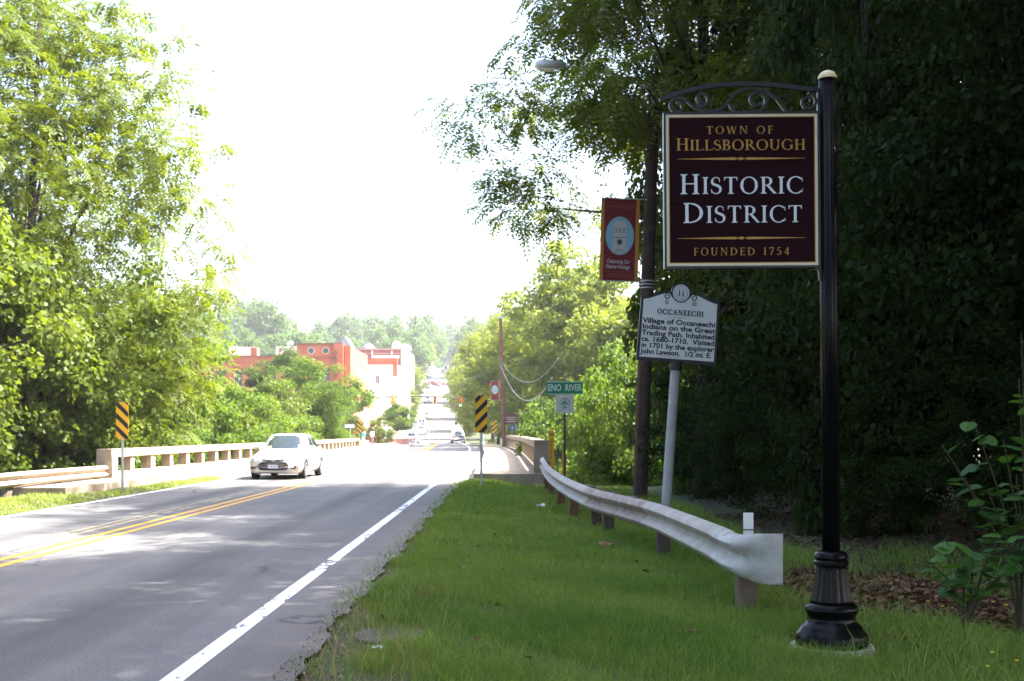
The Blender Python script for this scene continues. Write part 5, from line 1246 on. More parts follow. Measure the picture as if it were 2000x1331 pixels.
# ------------------------------------------------------------------ cars
def cat_interp(S, n):
    """stations: rows of numbers -> smooth rows"""
    S = np.array(S, float); out = []
    for i in range(len(S) - 1):
        p0, p1, p2, p3 = S[max(i - 1, 0)], S[i], S[i + 1], S[min(i + 2, len(S) - 1)]
        for k in range(n):
            t = k / n; out.append(.5 * ((2 * p1) + (p2 - p0) * t + (2 * p0 - 5 * p1 + 4 * p2 - p3) * t * t + (3 * p1 - p0 - 3 * p2 + p3) * t ** 3))
    return np.array(out + [S[-1]])
def hull_body(S, n=4):
    """S rows: y, half width, z bottom, z shoulder, z top"""
    rows = cat_interp(S, n); mb = MB(); vs = []; ring_n = None
    for y, wd, zb, zs, zt in rows:
        half = [(0, zb), (wd * .80, zb), (wd * .93, zb + .05), (wd * .99, zb + .18), (wd, (zb + zs) / 2), (wd * .985, zs - .06), (wd * .955, zs), (wd * .88, zs + (zt - zs) * .55), (wd * .70, zt - .012), (wd * .40, zt), (0, zt + .008)]
        rg = half + [(-x, z) for x, z in reversed(half[1:-1])]; ring_n = len(rg); vs += [(x, y, z) for x, z in rg]
    m = len(rows); fs = [(i * ring_n + k, i * ring_n + (k + 1) % ring_n, (i + 1) * ring_n + (k + 1) % ring_n, (i + 1) * ring_n + k) for i in range(m - 1) for k in range(ring_n)]
    fs += [list(range(ring_n)), list(range(m * ring_n - 1, (m - 1) * ring_n - 1, -1))]
    mb.add(vs, fs); return mb
def hull_cabin(S, n=3, N=32, p=5.0):
    """S rows: z, y front, y rear, half width"""
    rows = cat_interp(S, n); mb = MB(); vs = []
    for z, y0, y1, wd in rows:
        for i in range(N):
            a = 2 * math.pi * i / N; c, s_ = math.cos(a), math.sin(a)
            vs.append((wd * math.copysign(abs(c) ** (2 / p), c), (y0 + y1) / 2 + (y1 - y0) / 2 * math.copysign(abs(s_) ** (2 / p), s_), z - .03 * (abs(c) ** 3 if z > rows[-1][0] - .02 else 0)))
    m = len(rows); fs = [(i * N + k, i * N + (k + 1) % N, (i + 1) * N + (k + 1) % N, (i + 1) * N + k) for i in range(m - 1) for k in range(N)] + [list(range(N - 1, -1, -1)), list(range((m - 1) * N, m * N))]
    mb.add(vs, fs); return mb
def bvh(*mbs):
    v = []; f = []
    for b in mbs: n = len(v); v += [Vector(p) for p in b.v]; f += [[i + n for i in q] for q in b.f]
    return BVHTree.FromPolygons(v, f)
def decal(tree, poly, axis, sgn, off=.006, rings=5, sub=3, backup=3.0):
    """a thin panel that lies on the hull: polygon given in (x,z) for axis y or (y,z) for axis x"""
    P = []
    for i in range(len(poly)):
        a, b = poly[i], poly[(i + 1) % len(poly)]
        for k in range(sub): P.append((a[0] + (b[0] - a[0]) * k / sub, a[1] + (b[1] - a[1]) * k / sub))
    c = (sum(p[0] for p in P) / len(P), sum(p[1] for p in P) / len(P)); n = len(P); vs = []
    def hit(p):
        if axis == 'y': o = Vector((p[0], sgn * backup, p[1])); dr_ = Vector((0, -sgn, 0))
        else: o = Vector((sgn * backup, p[0], p[1])); dr_ = Vector((-sgn, 0, 0))
        h, nn, _, _ = tree.ray_cast(o, dr_)
        if h is None: return None
        return h + Vector((0, sgn, 0)) * off if axis == 'y' else h + Vector((sgn, 0, 0)) * off
    last = None
    for r in range(rings):
        k = 1 - r / rings
        for p in P:
            h = hit((c[0] + (p[0] - c[0]) * k, c[1] + (p[1] - c[1]) * k))
            if h is None: h = last if last is not None else Vector((p[0], sgn, p[1])) if axis == 'y' else Vector((sgn * .8, p[0], p[1]))
            last = h; vs.append(h)
    vs.append(hit(c) or last); q = len(vs) - 1
    fs = [(r * n + i, r * n + (i + 1) % n, (r + 1) * n + (i + 1) % n, (r + 1) * n + i) for r in range(rings - 1) for i in range(n)] + [((rings - 1) * n + i, (rings - 1) * n + (i + 1) % n, q) for i in range(n)]
    mb = MB(); mb.add(vs, fs)
    return mb
def mirror_poly(P): return [(-x, z) for x, z in reversed(P)]
def wheel_mesh(r=.315, wdt=.2):
    pr = []
    mt = MB(); mt.lathe([(r * .62, -wdt / 2), (r * .93, -wdt / 2), (r, -wdt * .36), (r, wdt * .36), (r * .93, wdt / 2), (r * .62, wdt / 2)], 28)
    mr = MB(); mr.lathe([(r * .60, -wdt / 2 - .006), (r * .66, -wdt / 2 - .010), (r * .66, wdt / 2 + .010), (r * .58, wdt / 2 + .008), (r * .50, wdt / 2 - .03), (r * .15, wdt / 2 - .01), (.01, wdt / 2)], 28)
    for k in range(5):
        a = 2 * math.pi * k / 5; mr.box((r * .36 * math.cos(a), r * .36 * math.sin(a), wdt / 2 - .004), (r * .5, .055, .02), rz=a)
    return mt.mesh('tyre', TYRE, True), mr.mesh('rim', RIM, True)
WT, WR = wheel_mesh()
SED_S = [(-2.27, .50, .30, .46, .58), (-2.24, .64, .24, .50, .66), (-2.16, .76, .20, .54, .715), (-1.98, .835, .18, .62, .765), (-1.65, .868, .175, .70, .83), (-1.25, .878, .175, .76, .90), (-.9, .88, .175, .82, .955), (-.3, .88, .175, .86, .97), (.5, .88, .175, .88, .975), (1.2, .875, .18, .89, .99), (1.75, .86, .19, .90, 1.03), (2.1, .80, .22, .86, 1.03), (2.24, .70, .30, .72, .93), (2.27, .6, .36, .6, .8)]
SED_C = [(.90, -1.02, 1.80, .80), (1.0, -.90, 1.66, .785), (1.15, -.66, 1.42, .735), (1.30, -.42, 1.16, .67), (1.40, -.24, .98, .60), (1.45, -.08, .84, .50), (1.468, .1, .7, .36)]
SUV_S = [(-2.35, .60, .40, .66, .86), (-2.28, .78, .34, .72, .95), (-2.05, .88, .30, .80, 1.02), (-1.3, .91, .28, .90, 1.08), (-.8, .915, .28, .96, 1.12), (.8, .915, .28, .98, 1.13), (1.7, .91, .30, 1.0, 1.14), (2.15, .90, .36, 1.0, 1.15), (2.28, .86, .42, .98, 1.14), (2.33, .8, .5, .9, 1.1)]
SUV_C = [(1.05, -1.10, 2.24, .85), (1.2, -.92, 2.20, .83), (1.4, -.68, 2.10, .78), (1.6, -.44, 1.98, .72), (1.72, -.22, 1.86, .64), (1.77, 0, 1.7, .5), (1.785, .2, 1.5, .38)]
VAN_S = [(-2.6, .70, .40, .7, .95), (-2.5, .88, .34, .8, 1.05), (-2.2, .96, .30, .9, 1.15), (-1.2, .99, .28, 1.0, 1.25), (1.5, .99, .30, 1.05, 1.25), (2.4, .98, .36, 1.05, 1.25), (2.55, .93, .42, 1.0, 1.22)]
VAN_C = [(1.15, -1.7, 2.5, .95), (1.4, -1.45, 2.48, .93), (1.8, -1.1, 2.45, .89), (2.05, -.8, 2.4, .82), (2.12, -.6, 2.3, .7), (2.14, -.4, 2.2, .55)]
KINDS = {}
def car_meshes(kind):
    if kind in KINDS: return KINDS[kind]
    S, Cc = {'sedan': (SED_S, SED_C), 'suv': (SUV_S, SUV_C), 'van': (VAN_S, VAN_C)}[kind]
    b, c = hull_body(S), hull_cabin(Cc); tr = bvh(b, c); K = dict(parts=[], axles={'sedan': (-1.38, 1.24), 'suv': (-1.45, 1.4), 'van': (-1.6, 1.6)}[kind], track={'sedan': .77, 'suv': .80, 'van': .86}[kind], wr={'sedan': 1.0, 'suv': 1.12, 'van': 1.15}[kind])
    K['body'] = b; K['cabin'] = c
    def add(name, mb, mat): K['parts'].append((name, mb.mesh(name, mat, 'all')))
    zf = [(r[0], r[3], r[1], r[2]) for r in Cc]
    z0, z1 = Cc[0][0] + .09, Cc[-3][0] - .005 if kind != 'van' else Cc[-3][0] - .1
    w0, w1 = Cc[0][3] - .10, Cc[-3][3] - .07
    WS = [(-w0, z0), (-w0 * .5, z0 - .015), (0, z0 - .02), (w0 * .5, z0 - .015), (w0, z0), (w1, z1), (w1 * .5, z1 + .012), (0, z1 + .015), (-w1 * .5, z1 + .012), (-w1, z1)]
    add('windscreen', decal(tr, WS, 'y', -1, .007), GLASS)
    add('rear_window', decal(tr, [(x * (.92 if kind != 'van' else .5), z if kind != 'van' else 1.5 + (z - z0) * .35) for x, z in WS], 'y', 1, .007), GLASS)
    yf0, yf1, yr0, yr1 = Cc[0][1] + .36, Cc[-3][1] + .10, Cc[0][2] - .36, Cc[-3][2] - .06
    if kind == 'sedan': W_ = [[(-.42, z0 + .0), (.28, z0), (.28, z1 - .01), (-.02, z1 - .01)], [(.34, z0), (1.18, z0 + .02), (1.02, z1 - .07), (.85, z1 - .015), (.34, z1 - .01)]]
    elif kind == 'suv': W_ = [[(-.45, z0), (.3, z0), (.3, z1 - .02), (-.1, z1 - .02)], [(.38, z0), (1.15, z0), (1.15, z1 - .02), (.38, z1 - .02)], [(1.23, z0), (1.95, z0), (1.75, z1 - .03), (1.23, z1 - .02)]]
    else: W_ = [[(-1.1, z0), (-.3, z0), (-.3, z1 - .02), (-.75, z1 - .02)]]
    for q in W_:
        add('side_window', decal(tr, q, 'x', 1, .006), GLASS); add('side_window', decal(tr, q, 'x', -1, .006), GLASS)
    for ay in K['axles']:
        r = .315 * K['wr']; A = [(ay + (r + .05) * math.cos(R(a)), r + (r + .045) * math.sin(R(a))) for a in range(-8, 189, 14)]
        for sg in (-1, 1): add('wheel_arch', decal(tr, A, 'x', sg, .004), BLKPL)
    LAMP = M('headlamp_lens', (.78, .79, .80), .3, spec=.5); RED = M('tail_lamp_red', (.45, .03, .02), .25); PL = M('number_plate', (.70, .71, .72), .5); CH = M('chrome_trim', (.7, .7, .72), .15, metal=.9)
    if kind == 'sedan':
        hl = [(.50, .600), (.60, .585), (.74, .60), (.835, .66), (.84, .70), (.78, .735), (.70, .73), (.56, .655)]
        for P in (hl, mirror_poly(hl)): add('headlamp', decal(tr, P, 'y', -1, .006), LAMP)
        hi = [(.60, .612), (.68, .615), (.74, .655), (.70, .69), (.64, .665)]
        for P in (hi, mirror_poly(hi)): add('headlamp_reflector', decal(tr, P, 'y', -1, .009), CH)
        add('grille', decal(tr, [(-.37, .655), (-.32, .605), (-.18, .582), (0, .575), (.18, .582), (.32, .605), (.37, .655), (.2, .645), (0, .642), (-.2, .645)], 'y', -1, .006), BLKPL)
        add('grille_bar', decal(tr, [(-.31, .622), (.31, .622), (.31, .615), (-.31, .615)], 'y', -1, .011), CH)
        add('badge', decal(tr, ell(0, .62, .075, .045, 16), 'y', -1, .014), CH)
        add('lower_intake', decal(tr, [(-.43, .385), (-.40, .32), (-.3, .295), (.3, .295), (.40, .32), (.43, .385), (.2, .37), (-.2, .37)], 'y', -1, .006), BLKPL)
        add('number_plate', decal(tr, [(-.155, .36), (.155, .36), (.155, .475), (-.155, .475)], 'y', -1, .03), PL)
        fg = [(.55, .345), (.66, .335), (.72, .40), (.70, .445), (.62, .40)]
        for P in (fg, mirror_poly(fg)): add('fog_lamp_recess', decal(tr, P, 'y', -1, .006), BLKPL)
        add('bumper_shadow_line', decal(tr, [(-.7, .505), (.7, .505), (.7, .500), (-.7, .500)], 'y', -1, .004), BLKPL)
        tl = [(.52, .74), (.76, .72), (.77, .86), (.56, .88)]
        for P in (tl, mirror_poly(tl)): add('tail_lamp', decal(tr, P, 'y', 1, .006), RED)
    else:
        k = .12 if kind == 'suv' else .2
        hl = [(.5, .78), (.82, .80), (.82, .93), (.55, .93)]
        for P in (hl, mirror_poly(hl)): add('headlamp', decal(tr, P, 'y', -1, .006), LAMP)
        add('grille', decal(tr, [(-.4, .72), (.4, .72), (.44, .86), (-.44, .86)], 'y', -1, .006), BLKPL)
        tl = [(.70, .72), (.84, .72), (.83, 1.10), (.72, 1.10)]
        for P in (tl, mirror_poly(tl)): add('tail_lamp', decal(tr, P, 'y', 1, .008), RED)
        add('rear_bumper', decal(tr, [(-.84, .42), (.84, .42), (.84, .60), (-.84, .60)], 'y', 1, .03), BLKPL)
        add('number_plate', decal(tr, [(-.155, .64), (.155, .64), (.155, .75), (-.155, .75)], 'y', 1, .012), PL)
        if kind == 'suv': add('badge', decal(tr, ell(0, .92, .07, .05, 12), 'y', 1, .01), CH)
    KINDS[kind] = K
    return K
def make_car(kind, label, loc, rz, paintm, name='car', cat='car', pitch=0., mirrors=True, group=None):
    K = car_meshes(kind); t = thing(name, label, cat, loc, group=group, rot=(pitch, 0, rz))
    link_mesh('body', K['body'].mesh('body', paintm, 'all'), t); link_mesh('cabin', K['cabin'].mesh('cabin', paintm, 'all'), t)
    for nm, me in K['parts']: link_mesh(nm, me, t)
    r = .315 * K['wr']
    for ay in K['axles']:
        for sg in (-1, 1):
            wl = link_mesh('wheel', WT, t, (sg * (K['track']), ay, r)); wl.rotation_euler = (0, R(90) * sg, 0); wl.scale = (K['wr'],) * 3
            link_mesh('rim', WR, wl)
    if mirrors:
        zc_ = {'sedan': 1.0, 'suv': 1.18, 'van': 1.3}[kind]; yy_ = {'sedan': -.62, 'suv': -.7, 'van': -1.3}[kind]; xx_ = {'sedan': .86, 'suv': .92, 'van': 1.0}[kind]
        for sg in (-1, 1):
            mb = MB(); mb.lathe([(.02, -.1), (.075, -.08), (.085, 0), (.075, .08), (.02, .1)], 12)
            o = mb.build('mirror', paintm if kind == 'sedan' else BLKPL, t, smooth=True); o.location = (sg * (xx_ + .06), yy_, zc_); o.rotation_euler = (0, R(90), 0); o.scale = (.85, .8, 1.15)
    return t
def cpaint(name, c, metal=.0): return M(name, c, .3, metal=metal, spec=.5, coat=.8)
SILV = cpaint('champagne_silver_paint', (.52, .49, .45), .25)
near = make_car('sedan', 'silver four-door car coming towards the camera on the bridge', (-7.22, 37.9, .0), R(-1.5), SILV)
mb = MB(); 
nearK = KINDS['sedan']
text_obj('lettering', 'VXR-3682', .075, M('plate_blue', (.10, .14, .32), .6), near, (0, -2.31, .415), width=.25)['kind'] = 'stuff'
# far traffic (distance from road contact and car width)
def on_road(px, Y, kind, label, paintm, rz, name='car', cat='car', **k):
    X = at(px, Y); return make_car(kind, label, (X, Y, float(zr(Y)) + .01), rz + math.atan2(-(float(xc(Y + 5)) - float(xc(Y - 5))), 10) * -1 * -1, paintm, name, cat, pitch=0, group='cars on the street beyond the bridge', **k)
def far_car(px, Y, kind, label, paintm, towards, name='car', cat='car'):
    X = at(px, Y); hd = math.atan2(-(float(xc(Y + 5)) - float(xc(Y - 5))), 10); s_ = math.atan(slope(Y))
    z = float(zr(Y)) + .01
    if abs(X - float(xc(Y))) > 5: z = max(z, gz(X, Y) + .02)
    o = make_car(kind, label, (X, Y, z), 0, paintm, name, cat, group='cars on the street beyond the bridge')
    o.rotation_mode = 'ZYX' if False else 'XYZ'
    m = Matrix.Rotation(hd, 4, 'Z') @ Matrix.Rotation(s_, 4, 'X') @ Matrix.Rotation(0 if towards else math.pi, 4, 'Z')
    o.rotation_euler = m.to_euler(); return o
far_car(895, 152, 'suv', 'silver hatch vehicle with red tail lights driving away on the right', cpaint('light_silver_paint', (.55, .58, .62), .2), False)
far_car(891.5, 166, 'sedan', 'red-trimmed car just ahead of the silver hatch vehicle', cpaint('dull_red_paint', (.45, .16, .14)), False)
far_car(893.5, 182, 'van', 'white van with a ladder rack driving away on the right', cpaint('white_paint', (.75, .75, .75)), False, 'van', 'van')
vr = thing('ladder_rack', 'white ladder rack and box on top of the white van', 'rack', (at(893.5, 182), 182, float(zr(182)) + 2.15)); mb = MB()
for yy_ in (-1.4, .2, 1.6): mb.tube([(-.85, yy_, -.1), (-.85, yy_, .25), (.85, yy_, .25), (.85, yy_, -.1)], .03, 6)
for xx_ in (-.8, -.3, .3, .8): mb.tube([(xx_, -1.6, .28), (xx_, 1.8, .28)], .03, 6)
mb.build('rack_frame', WHITEP, vr); MB().box((-.2, -1.2, .55), (.35, .5, .5)).build('box', BLKPL, vr)
far_car(806, 150, 'sedan', 'blue-grey car waiting left of the median', cpaint('blue_grey_paint', (.30, .38, .46), .2), True)
far_car(823, 205, 'suv', 'pale car partly behind the lane sign', cpaint('pale_blue_paint', (.55, .58, .64)), True)
far_car(833, 250, 'sedan', 'white car coming down the lower hill', cpaint('white_paint', (.75, .75, .75)), True)
far_car(836, 300, 'suv', 'dark-windowed white car coming down the middle of the hill', cpaint('white_paint', (.75, .75, .75)), True)
far_car(807, 240, 'suv', 'teal car parked at the left kerb of the hill', cpaint('teal_paint', (.16, .30, .34), .2), True)
far_car(848, 372, 'sedan', 'dark red car turning on the upper hill', cpaint('dark_red_paint', (.28, .07, .06)), True).rotation_euler.z += R(70)
far_car(838, 360, 'sedan', 'dark car ahead of the red ones on the upper hill', cpaint('dark_grey_paint', (.10, .10, .11), .2), True)
far_car(860, 378, 'sedan', 'pinkish car side-on across the upper hill', cpaint('pinkish_paint', (.45, .26, .22)), True).rotation_euler.z += R(80)
far_car(839, 420, 'suv', 'silver car second from the crest', cpaint('light_silver_paint', (.55, .58, .62), .2), True)
far_car(842, 470, 'sedan', 'grey car nearest the crest of the hill', cpaint('mid_grey_paint', (.25, .26, .28), .2), True)
far_car(820, 365, 'sedan', 'violet-grey car parked on the left of the upper hill', cpaint('violet_grey_paint', (.26, .26, .36), .2), True)
far_car(866, 455, 'suv', 'grey car parked on the right near the crest', cpaint('mid_grey_paint', (.25, .26, .28), .2), False)
far_car(880, 405, 'suv', 'white car parked under the right trees of the upper hill', cpaint('white_paint', (.75, .75, .75)), False)

# ------------------------------------------------------------------ grass, litter, undergrowth
def blades(name, P, h, wd, tint, lean=.5, mat=LF_GRASS, seed=1):
    rs = np.random.RandomState(seed); n = len(P); a = rs.rand(n) * 6.283
    side = np.stack([np.cos(a), np.sin(a), np.zeros(n)], -1); b = rs.rand(n) * 6.283
    bend = np.stack([np.cos(b), np.sin(b), np.zeros(n)], -1) * (lean * (.3 + rs.rand(n)))[:, None]
    h = np.asarray(h)[:, None]; wv = np.asarray(wd)[:, None]; up = np.array([0, 0, 1.0])
    v0 = P - side * wv / 2; v1 = P + side * wv / 2; m = P + up * h * .55 + bend * h * .3
    v2 = m - side * wv * .4; v3 = m + side * wv * .4; v4 = P + up * h * .92 + bend * h
    v = np.stack([v0, v1, v2, v3, v4], 1).reshape(-1, 3); i = np.arange(n)[:, None] * 5
    f = np.concatenate([i + np.array([[0, 1, 3]]), i + np.array([[0, 3, 2]]), i + np.array([[2, 3, 4]])], 1).reshape(-1, 3)
    return np_mesh(name, v, f, mat, tint=np.repeat(tint, 3))
def nz2(X, Y, s, sd=0):
    return (np.sin(X * s + sd + 1.7 * np.sin(Y * s * .7 + sd)) * np.sin(Y * s * 1.1 + 2 * sd + 1.3 * np.sin(X * s * .9)) + .5 * np.sin(X * s * 2.3 + sd * 3 + Y * s * 1.9)) / 1.5
rs = np.random.RandomState(21)
PX = []; PY = []; PW = []; PH = []
for y0, y1, dens, wv in ((5.2, 9, 5200, .0042), (9, 13, 3200, .0055), (13, 19, 1900, .0085), (19, 33, 1000, .014)):
    n = int((y1 - y0) * 5.2 * dens); x = -1.5 + 5.2 * rs.rand(n); y = y0 + (y1 - y0) * rs.rand(n)
    edge = -1.28 + .10 * np.sin(y * 2.3) + .07 * np.sin(y * 6.1 + 1) + .38 * (1 - sstep(7.2, 9.6, y)) * (1 + .6 * np.sin(y * 5))
    pr = sstep(0, .28, x - edge) * (1 - .55 * sstep(.25, .75, nz2(x, y, 2.1, 3))) * (1 - .6 * sstep(1.75, 2.6, x) * (1 - sstep(6.5, 9, y) * 0))
    pr = np.maximum(pr, .10 * (x > edge - .25))
    pr = pr * (1 - .72 * (np.hypot((x + .82) / .30, (y - 8.25) / .42) < 1)) * (np.hypot(x - bx, y - by) > .29)
    pr = pr * (1 - .85 * (np.hypot((x - 3.5) / .9, (y - 10.6) / 1.7) < 1))
    k = rs.rand(n) < pr; x = x[k]; y = y[k]
    h = .045 + .035 * rs.rand(len(x)) + .05 * np.clip(nz2(x, y, 1.3, 5), 0, 1) + .07 * rs.rand(len(x)) * sstep(1.5, 2.5, x) * (np.hypot(x - bx, y - by) > .6) + .05 * rs.rand(len(x)) * (1 - sstep(0, .5, x + 1.1))
    h = h * (1 - .5 * (np.hypot(x - bx, y - by - .0) < .55)); h = h + .10 * rs.rand(len(x)) * (rs.rand(len(x)) < .05)  + .09 * rs.rand(len(x)) ** 2 * (1 - sstep(8.5, 12.5, y))
    PX.append(x); PY.append(y); PW.append(np.full(len(x), wv) * (.7 + .6 * rs.rand(len(x)))); PH.append(h * (1 + .25 * (wv > .008)))
x = np.concatenate(PX); y = np.concatenate(PY); wv = np.concatenate(PW); h = np.concatenate(PH)
P = np.stack([x, y, verge_h(x, y) - .008], -1)
tn = np.clip(.30 + .18 * nz2(x, y, .9, 1) + .14 * nz2(x, y, 5.0, 4) + .75 * (rs.rand(len(x)) - .45) * rs.rand(len(x)), 0, 1)
tag(link_mesh('grass', blades('grass', P, h, wv, tn, .75)), 'short green grass on the right verge below the signs', 'grass', kind='stuff')
n = 34000; x = -11.2 + 2.35 * rs.rand(n); y = 8 + 29 * rs.rand(n); k = rs.rand(n) < sstep(-8.92, -9.2, x) * (1 - .5 * sstep(0, .6, nz2(x, y, 1.2, 2))) * (~((x < -9.6) & (y > 25.6)))
x = x[k]; y = y[k]; P = np.stack([x, y, verge_l(x, y) - .01], -1)
tag(link_mesh('grass', blades('grass', P, .05 + .06 * rs.rand(len(x)), .013 + .008 * rs.rand(len(x)), .4 + .6 * rs.rand(len(x)), .8, seed=4)), 'sunlit yellow-green grass strip on the left verge', 'grass', kind='stuff')
# tall weeds at the edge of the wood and dry stalks by the road
n = 9000; x = 2.3 + 3.2 * rs.rand(n); y = 5.6 + 9 * rs.rand(n); k = rs.rand(n) < .2 + .8 * (nz2(x, y, 2.4, 7) > .1); k &= ~(np.hypot((x - 3.6) / .9, (y - 10.6) / 1.7) < 1); x = x[k]; y = y[k]
zg = np.where(x < 3.35, verge_h(x, y), height(x, y))
tag(link_mesh('weeds', blades('weeds', np.stack([x, y, zg - .01], -1), .10 + .22 * rs.rand(len(x)) ** 1.5, .006 + .007 * rs.rand(len(x)), .5 * rs.rand(len(x)), .9, LF_GRASS, 8)), 'taller dark weeds at the foot of the wood on the right', 'weeds', kind='stuff')
n = 420; x = -1.25 + .9 * rs.rand(n) ** 1.3; y = 6.6 + 3.4 * rs.rand(n); LF_DRY = leaf_mat('dry_stalk', (.22, .17, .07), (.40, .33, .16), trans=.3)
tag(link_mesh('dry_grass', blades('dry_grass', np.stack([x, y, verge_h(x, y) - .01], -1), .10 + .16 * rs.rand(n), .003 + .002 * rs.rand(n), rs.rand(n), .7, LF_DRY, 9)), 'dry straw-coloured stalks at the ragged road edge', 'grass', kind='stuff')
# leaf litter
n = 9000; x = 3.7 + rs.normal(size=n) * .65; y = 10.6 + rs.normal(size=n) * 1.1
x2 = 2.4 + 6 * rs.rand(9000); y2 = 6 + 16 * rs.rand(9000); x3 = -1.0 + 3.2 * rs.rand(160); y3 = 6.5 + 18 * rs.rand(160)
x = np.concatenate([x, x2, x3]); y = np.concatenate([y, y2, y3]); n = len(x)
zg = np.where(x < 3.38, verge_h(x, y), height(x, y)); zg = np.maximum(zg, np.where((x > 3.2) & (x < 3.4), height(x, y), -9))
zg = zg + .16 * np.exp(-((x - 3.75) / .6) ** 2 - ((y - 10.6) / 1.0) ** 2) * rs.rand(n) + .012; zg[-160:] += .03
v = leaf_quads(np.stack([x, y, zg], -1), unit(rs.normal(size=(n, 3)) * np.array([1, 1, .25])), unit(rs.normal(size=(n, 3)) * .5 + np.array([0, 0, 1])), .05 + .06 * rs.rand(n), .03 + .035 * rs.rand(n), .2)
tag(link_mesh('leaf_litter', np_mesh('leaf_litter', v, quads_idx(len(v)), LF_LITTER, tint=rs.rand(n))), 'brown fallen leaves heaped at the edge of the wood', 'leaves', kind='stuff')
# gravel and crumbs at the road edge
n = 2600; x = -1.42 + .5 * rs.rand(n) ** 1.2; y = 5.8 + 14 * rs.rand(n) ** 1.6; s_ = .006 + .016 * rs.rand(n) ** 2
v = leaf_quads(np.stack([x, y, np.maximum(verge_h(x, y), .0) + .006], -1), unit(rs.normal(size=(n, 3)) * np.array([1, 1, .3])), unit(rs.normal(size=(n, 3)) * .6 + np.array([0, 0, 1])), s_ * 1.5, s_, .5)
GRAVEL = leaf_mat('gravel', (.06, .055, .05), (.30, .27, .23), trans=0., rough=.9)
tag(link_mesh('gravel', np_mesh('gravel', v, quads_idx(len(v)), GRAVEL, tint=rs.rand(n))), 'grit and asphalt crumbs along the ragged road edge', 'gravel', kind='stuff')
n = 15; x = 2.55 + 1.6 * rs.rand(n); y = 6.6 + 3.4 * rs.rand(n)
mb = MB()
for i in range(n):
    zf = float(verge_h(x[i], y[i])) + .10 + .12 * rs.rand()
    for k in range(2): mb.box((x[i] + .01 * k, y[i], zf), (.011, .011, .007), rz=k * .8)
tag(mb.build('wild_flowers', M('yellow_petal', (.75, .55, .03), .6)), 'tiny yellow wild flowers right of the black sign base', 'flowers', kind='stuff')
# old round patch of asphalt in the grass edge
mb = MB(); mb.lathe([(.33, -.05), (.33, .004), (.30, .012), (.02, .012)], 28); o = mb.build('round_patch', M('old_patch', (.075, .062, .05), .9, col2=(.12, .10, .08), vscale=12, bump=.5)); o.location = (-.82, 8.25, float(verge_h(-.82, 8.25)) - .002); o.scale = (.8, 1.0, 1); tag(o, 'round flat grey-brown patch set in the grass near the road edge', 'cover')
# single pieces lying on the grass
def scrap(name, label, cat, loc, sz, mat, seed, up=.3):
    r_ = random.Random(seed); mb = MB(); N = 6; vs = [(0, 0, .02 * up)]
    for ring_i in (1, 2):
        for k in range(N): a = 6.283 * k / N; q = sz * ring_i / 2 * (.7 + .6 * r_.random()); vs.append((q * math.cos(a), q * .7 * math.sin(a), sz * up * r_.random()))
    fs = [(0, 1 + k, 1 + (k + 1) % N) for k in range(N)] + [(1 + k, 1 + N + k, 1 + N + (k + 1) % N, 1 + (k + 1) % N) for k in range(N)]
    mb.add(vs, fs); o = mb.build(name, mat); o.location = loc; m = o.modifiers.new('thick', 'SOLIDIFY'); m.thickness = .002
    return tag(o, label, cat)
def gpt(px, Y, dz=.05): X = at(px, Y); return (X, Y, float(verge_h(X, Y)) + dz)
scrap('plastic_scrap', 'crumpled white plastic scrap on the grass by the guardrail', 'litter', gpt(1055, 22, .03), .14, M('white_plastic', (.75, .76, .78), .4), 2, .6)
scrap('fallen_leaf', 'curled brown leaf on the grass below the leaning marker', 'leaf', gpt(1187, 14.3), .13, M('brown_leaf', (.16, .08, .045), .8), 3, .5)
scrap('fallen_leaf', 'curled brown leaf in the grass left of the black sign base', 'leaf', gpt(1352, 7.9, .045), .06, M('brown_leaf', (.16, .08, .045), .8), 4, .5)
scrap('paper_scrap', 'tiny white paper scrap at the ragged road edge', 'litter', gpt(738, 7.7, .02), .05, M('white_plastic', (.75, .76, .78), .4), 5)
# large-leaved saplings at the right edge
def heart(n=9):
    P = [(0, 0), (.18, -.10), (.40, -.02), (.50, .22), (.42, .5), (.22, .78), (0, 1.0)]
    P = P + [(-x, y) for x, y in reversed(P[1:-1])]
    v = [(x, y - .0, -.22 * abs(x) ** 1.5 - .12 * y * y) for x, y in P] + [(0, .45, .03)]
    c = len(v) - 1
    return v, [(i, (i + 1) % c, c) for i in range(c)]
hv, hf = heart()
HLEAF = []
for k in range(5):
    me = bpy.data.meshes.new('leaf'); r_ = random.Random(k); me.from_pydata([(x * (.9 + .2 * r_.random()), y, z + .05 * (r_.random() - .5)) for x, y, z in hv], [], hf)
    me.materials.append(LF_BIG := leaf_mat('sapling_leaf', (.035, .10, .025), (.075, .17, .03), trans=.35)) if k == 0 else me.materials.append(LF_BIG)
    a = me.attributes.new('tint', 'FLOAT', 'FACE'); a.data.foreach_set('value', np.full(len(hf), k / 4, dtype=np.float32)); HLEAF.append(me)
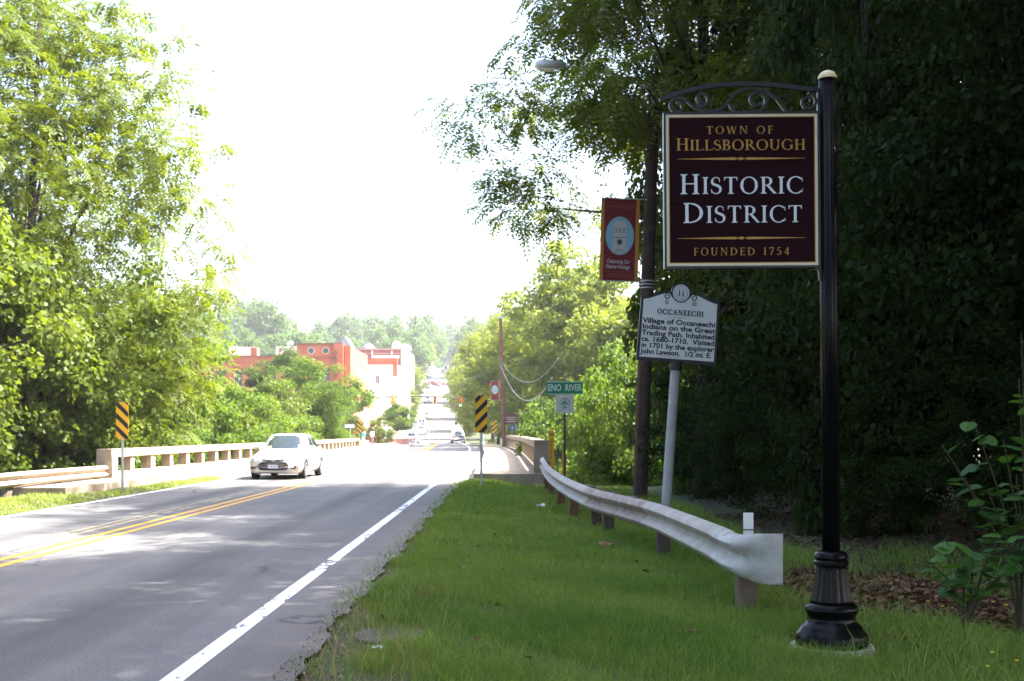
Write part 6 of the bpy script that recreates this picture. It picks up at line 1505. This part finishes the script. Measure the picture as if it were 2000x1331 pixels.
def sapling(label, base, tips, per, size, seed):
    r_ = random.Random(seed); t = thing('sapling', label, 'sapling', base); b0 = Vector(base)
    for tip in tips:
        e = Vector(tip) - b0; mid = e * .5 + Vector((.05, .05, e.length * .12)); pts = smooth_path([(0, 0, -.05), mid * .5 + Vector((.03, .02, .05)), mid, e], 5)
        MB().tube(pts, [.014 * (1 - .75 * i / (len(pts) - 1)) for i in range(len(pts))], 5).build('stem', M('sapling_bark', (.06, .05, .03), .8), t, smooth='all')
        for k in range(per):
            f = .35 + .65 * (k + r_.random()) / per; q = pts[min(int(f * (len(pts) - 1)), len(pts) - 1)]
            o = link_mesh('leaf', r_.choice(HLEAF), t, q + Vector((r_.uniform(-.10, .10), r_.uniform(-.12, .12), r_.uniform(-.07, .09))))
            s1 = size * r_.uniform(.6, 1.25); o.scale = (s1, s1, s1); o.rotation_euler = (r_.uniform(-.5, .65), r_.uniform(-.5, .5), r_.uniform(0, 6.28))
def wp(px, py, Y): return W(px, py, Y)
sapling('sapling with big heart-shaped leaves right of the black sign base', (3.55, 8.7, .0), [wp(1790, 1080, 8.3), wp(1850, 1060, 8.2), wp(1900, 1090, 8.4), wp(1960, 1040, 8.0), wp(1990, 1100, 8.2)], 11, .135, 1)
sapling('taller sapling with broad bright leaves at the right edge of the photo', (3.95, 8.6, .0), [wp(1840, 870, 8.6), wp(1900, 820, 8.4), wp(1960, 860, 8.2), wp(1990, 740, 8.0), wp(1930, 960, 8.4), wp(1995, 650, 8.0), wp(1870, 920, 8.6), wp(1985, 930, 8.2)], 12, .125, 2)

# ------------------------------------------------------------------ summer haze
mb = MB(); mb.span((-2600, -400, -9), (2600, 6100, 92)); hzb = mb.build('haze', None); hzb.data.materials.clear()
hm_ = bpy.data.materials.new('haze_air'); hm_.use_nodes = True; hn = hm_.node_tree; hn.nodes.clear()
ho = hn.nodes.new('ShaderNodeOutputMaterial'); pv = hn.nodes.new('ShaderNodeVolumePrincipled')
pv.inputs['Color'].default_value = (.93, .96, 1.0, 1); pv.inputs['Density'].default_value = .0003; pv.inputs['Anisotropy'].default_value = .3
hn.links.new(pv.outputs[0], ho.inputs['Volume']); hzb.data.materials.append(hm_)
tag(hzb, 'pale summer haze in the air over the valley', 'haze', kind='stuff')
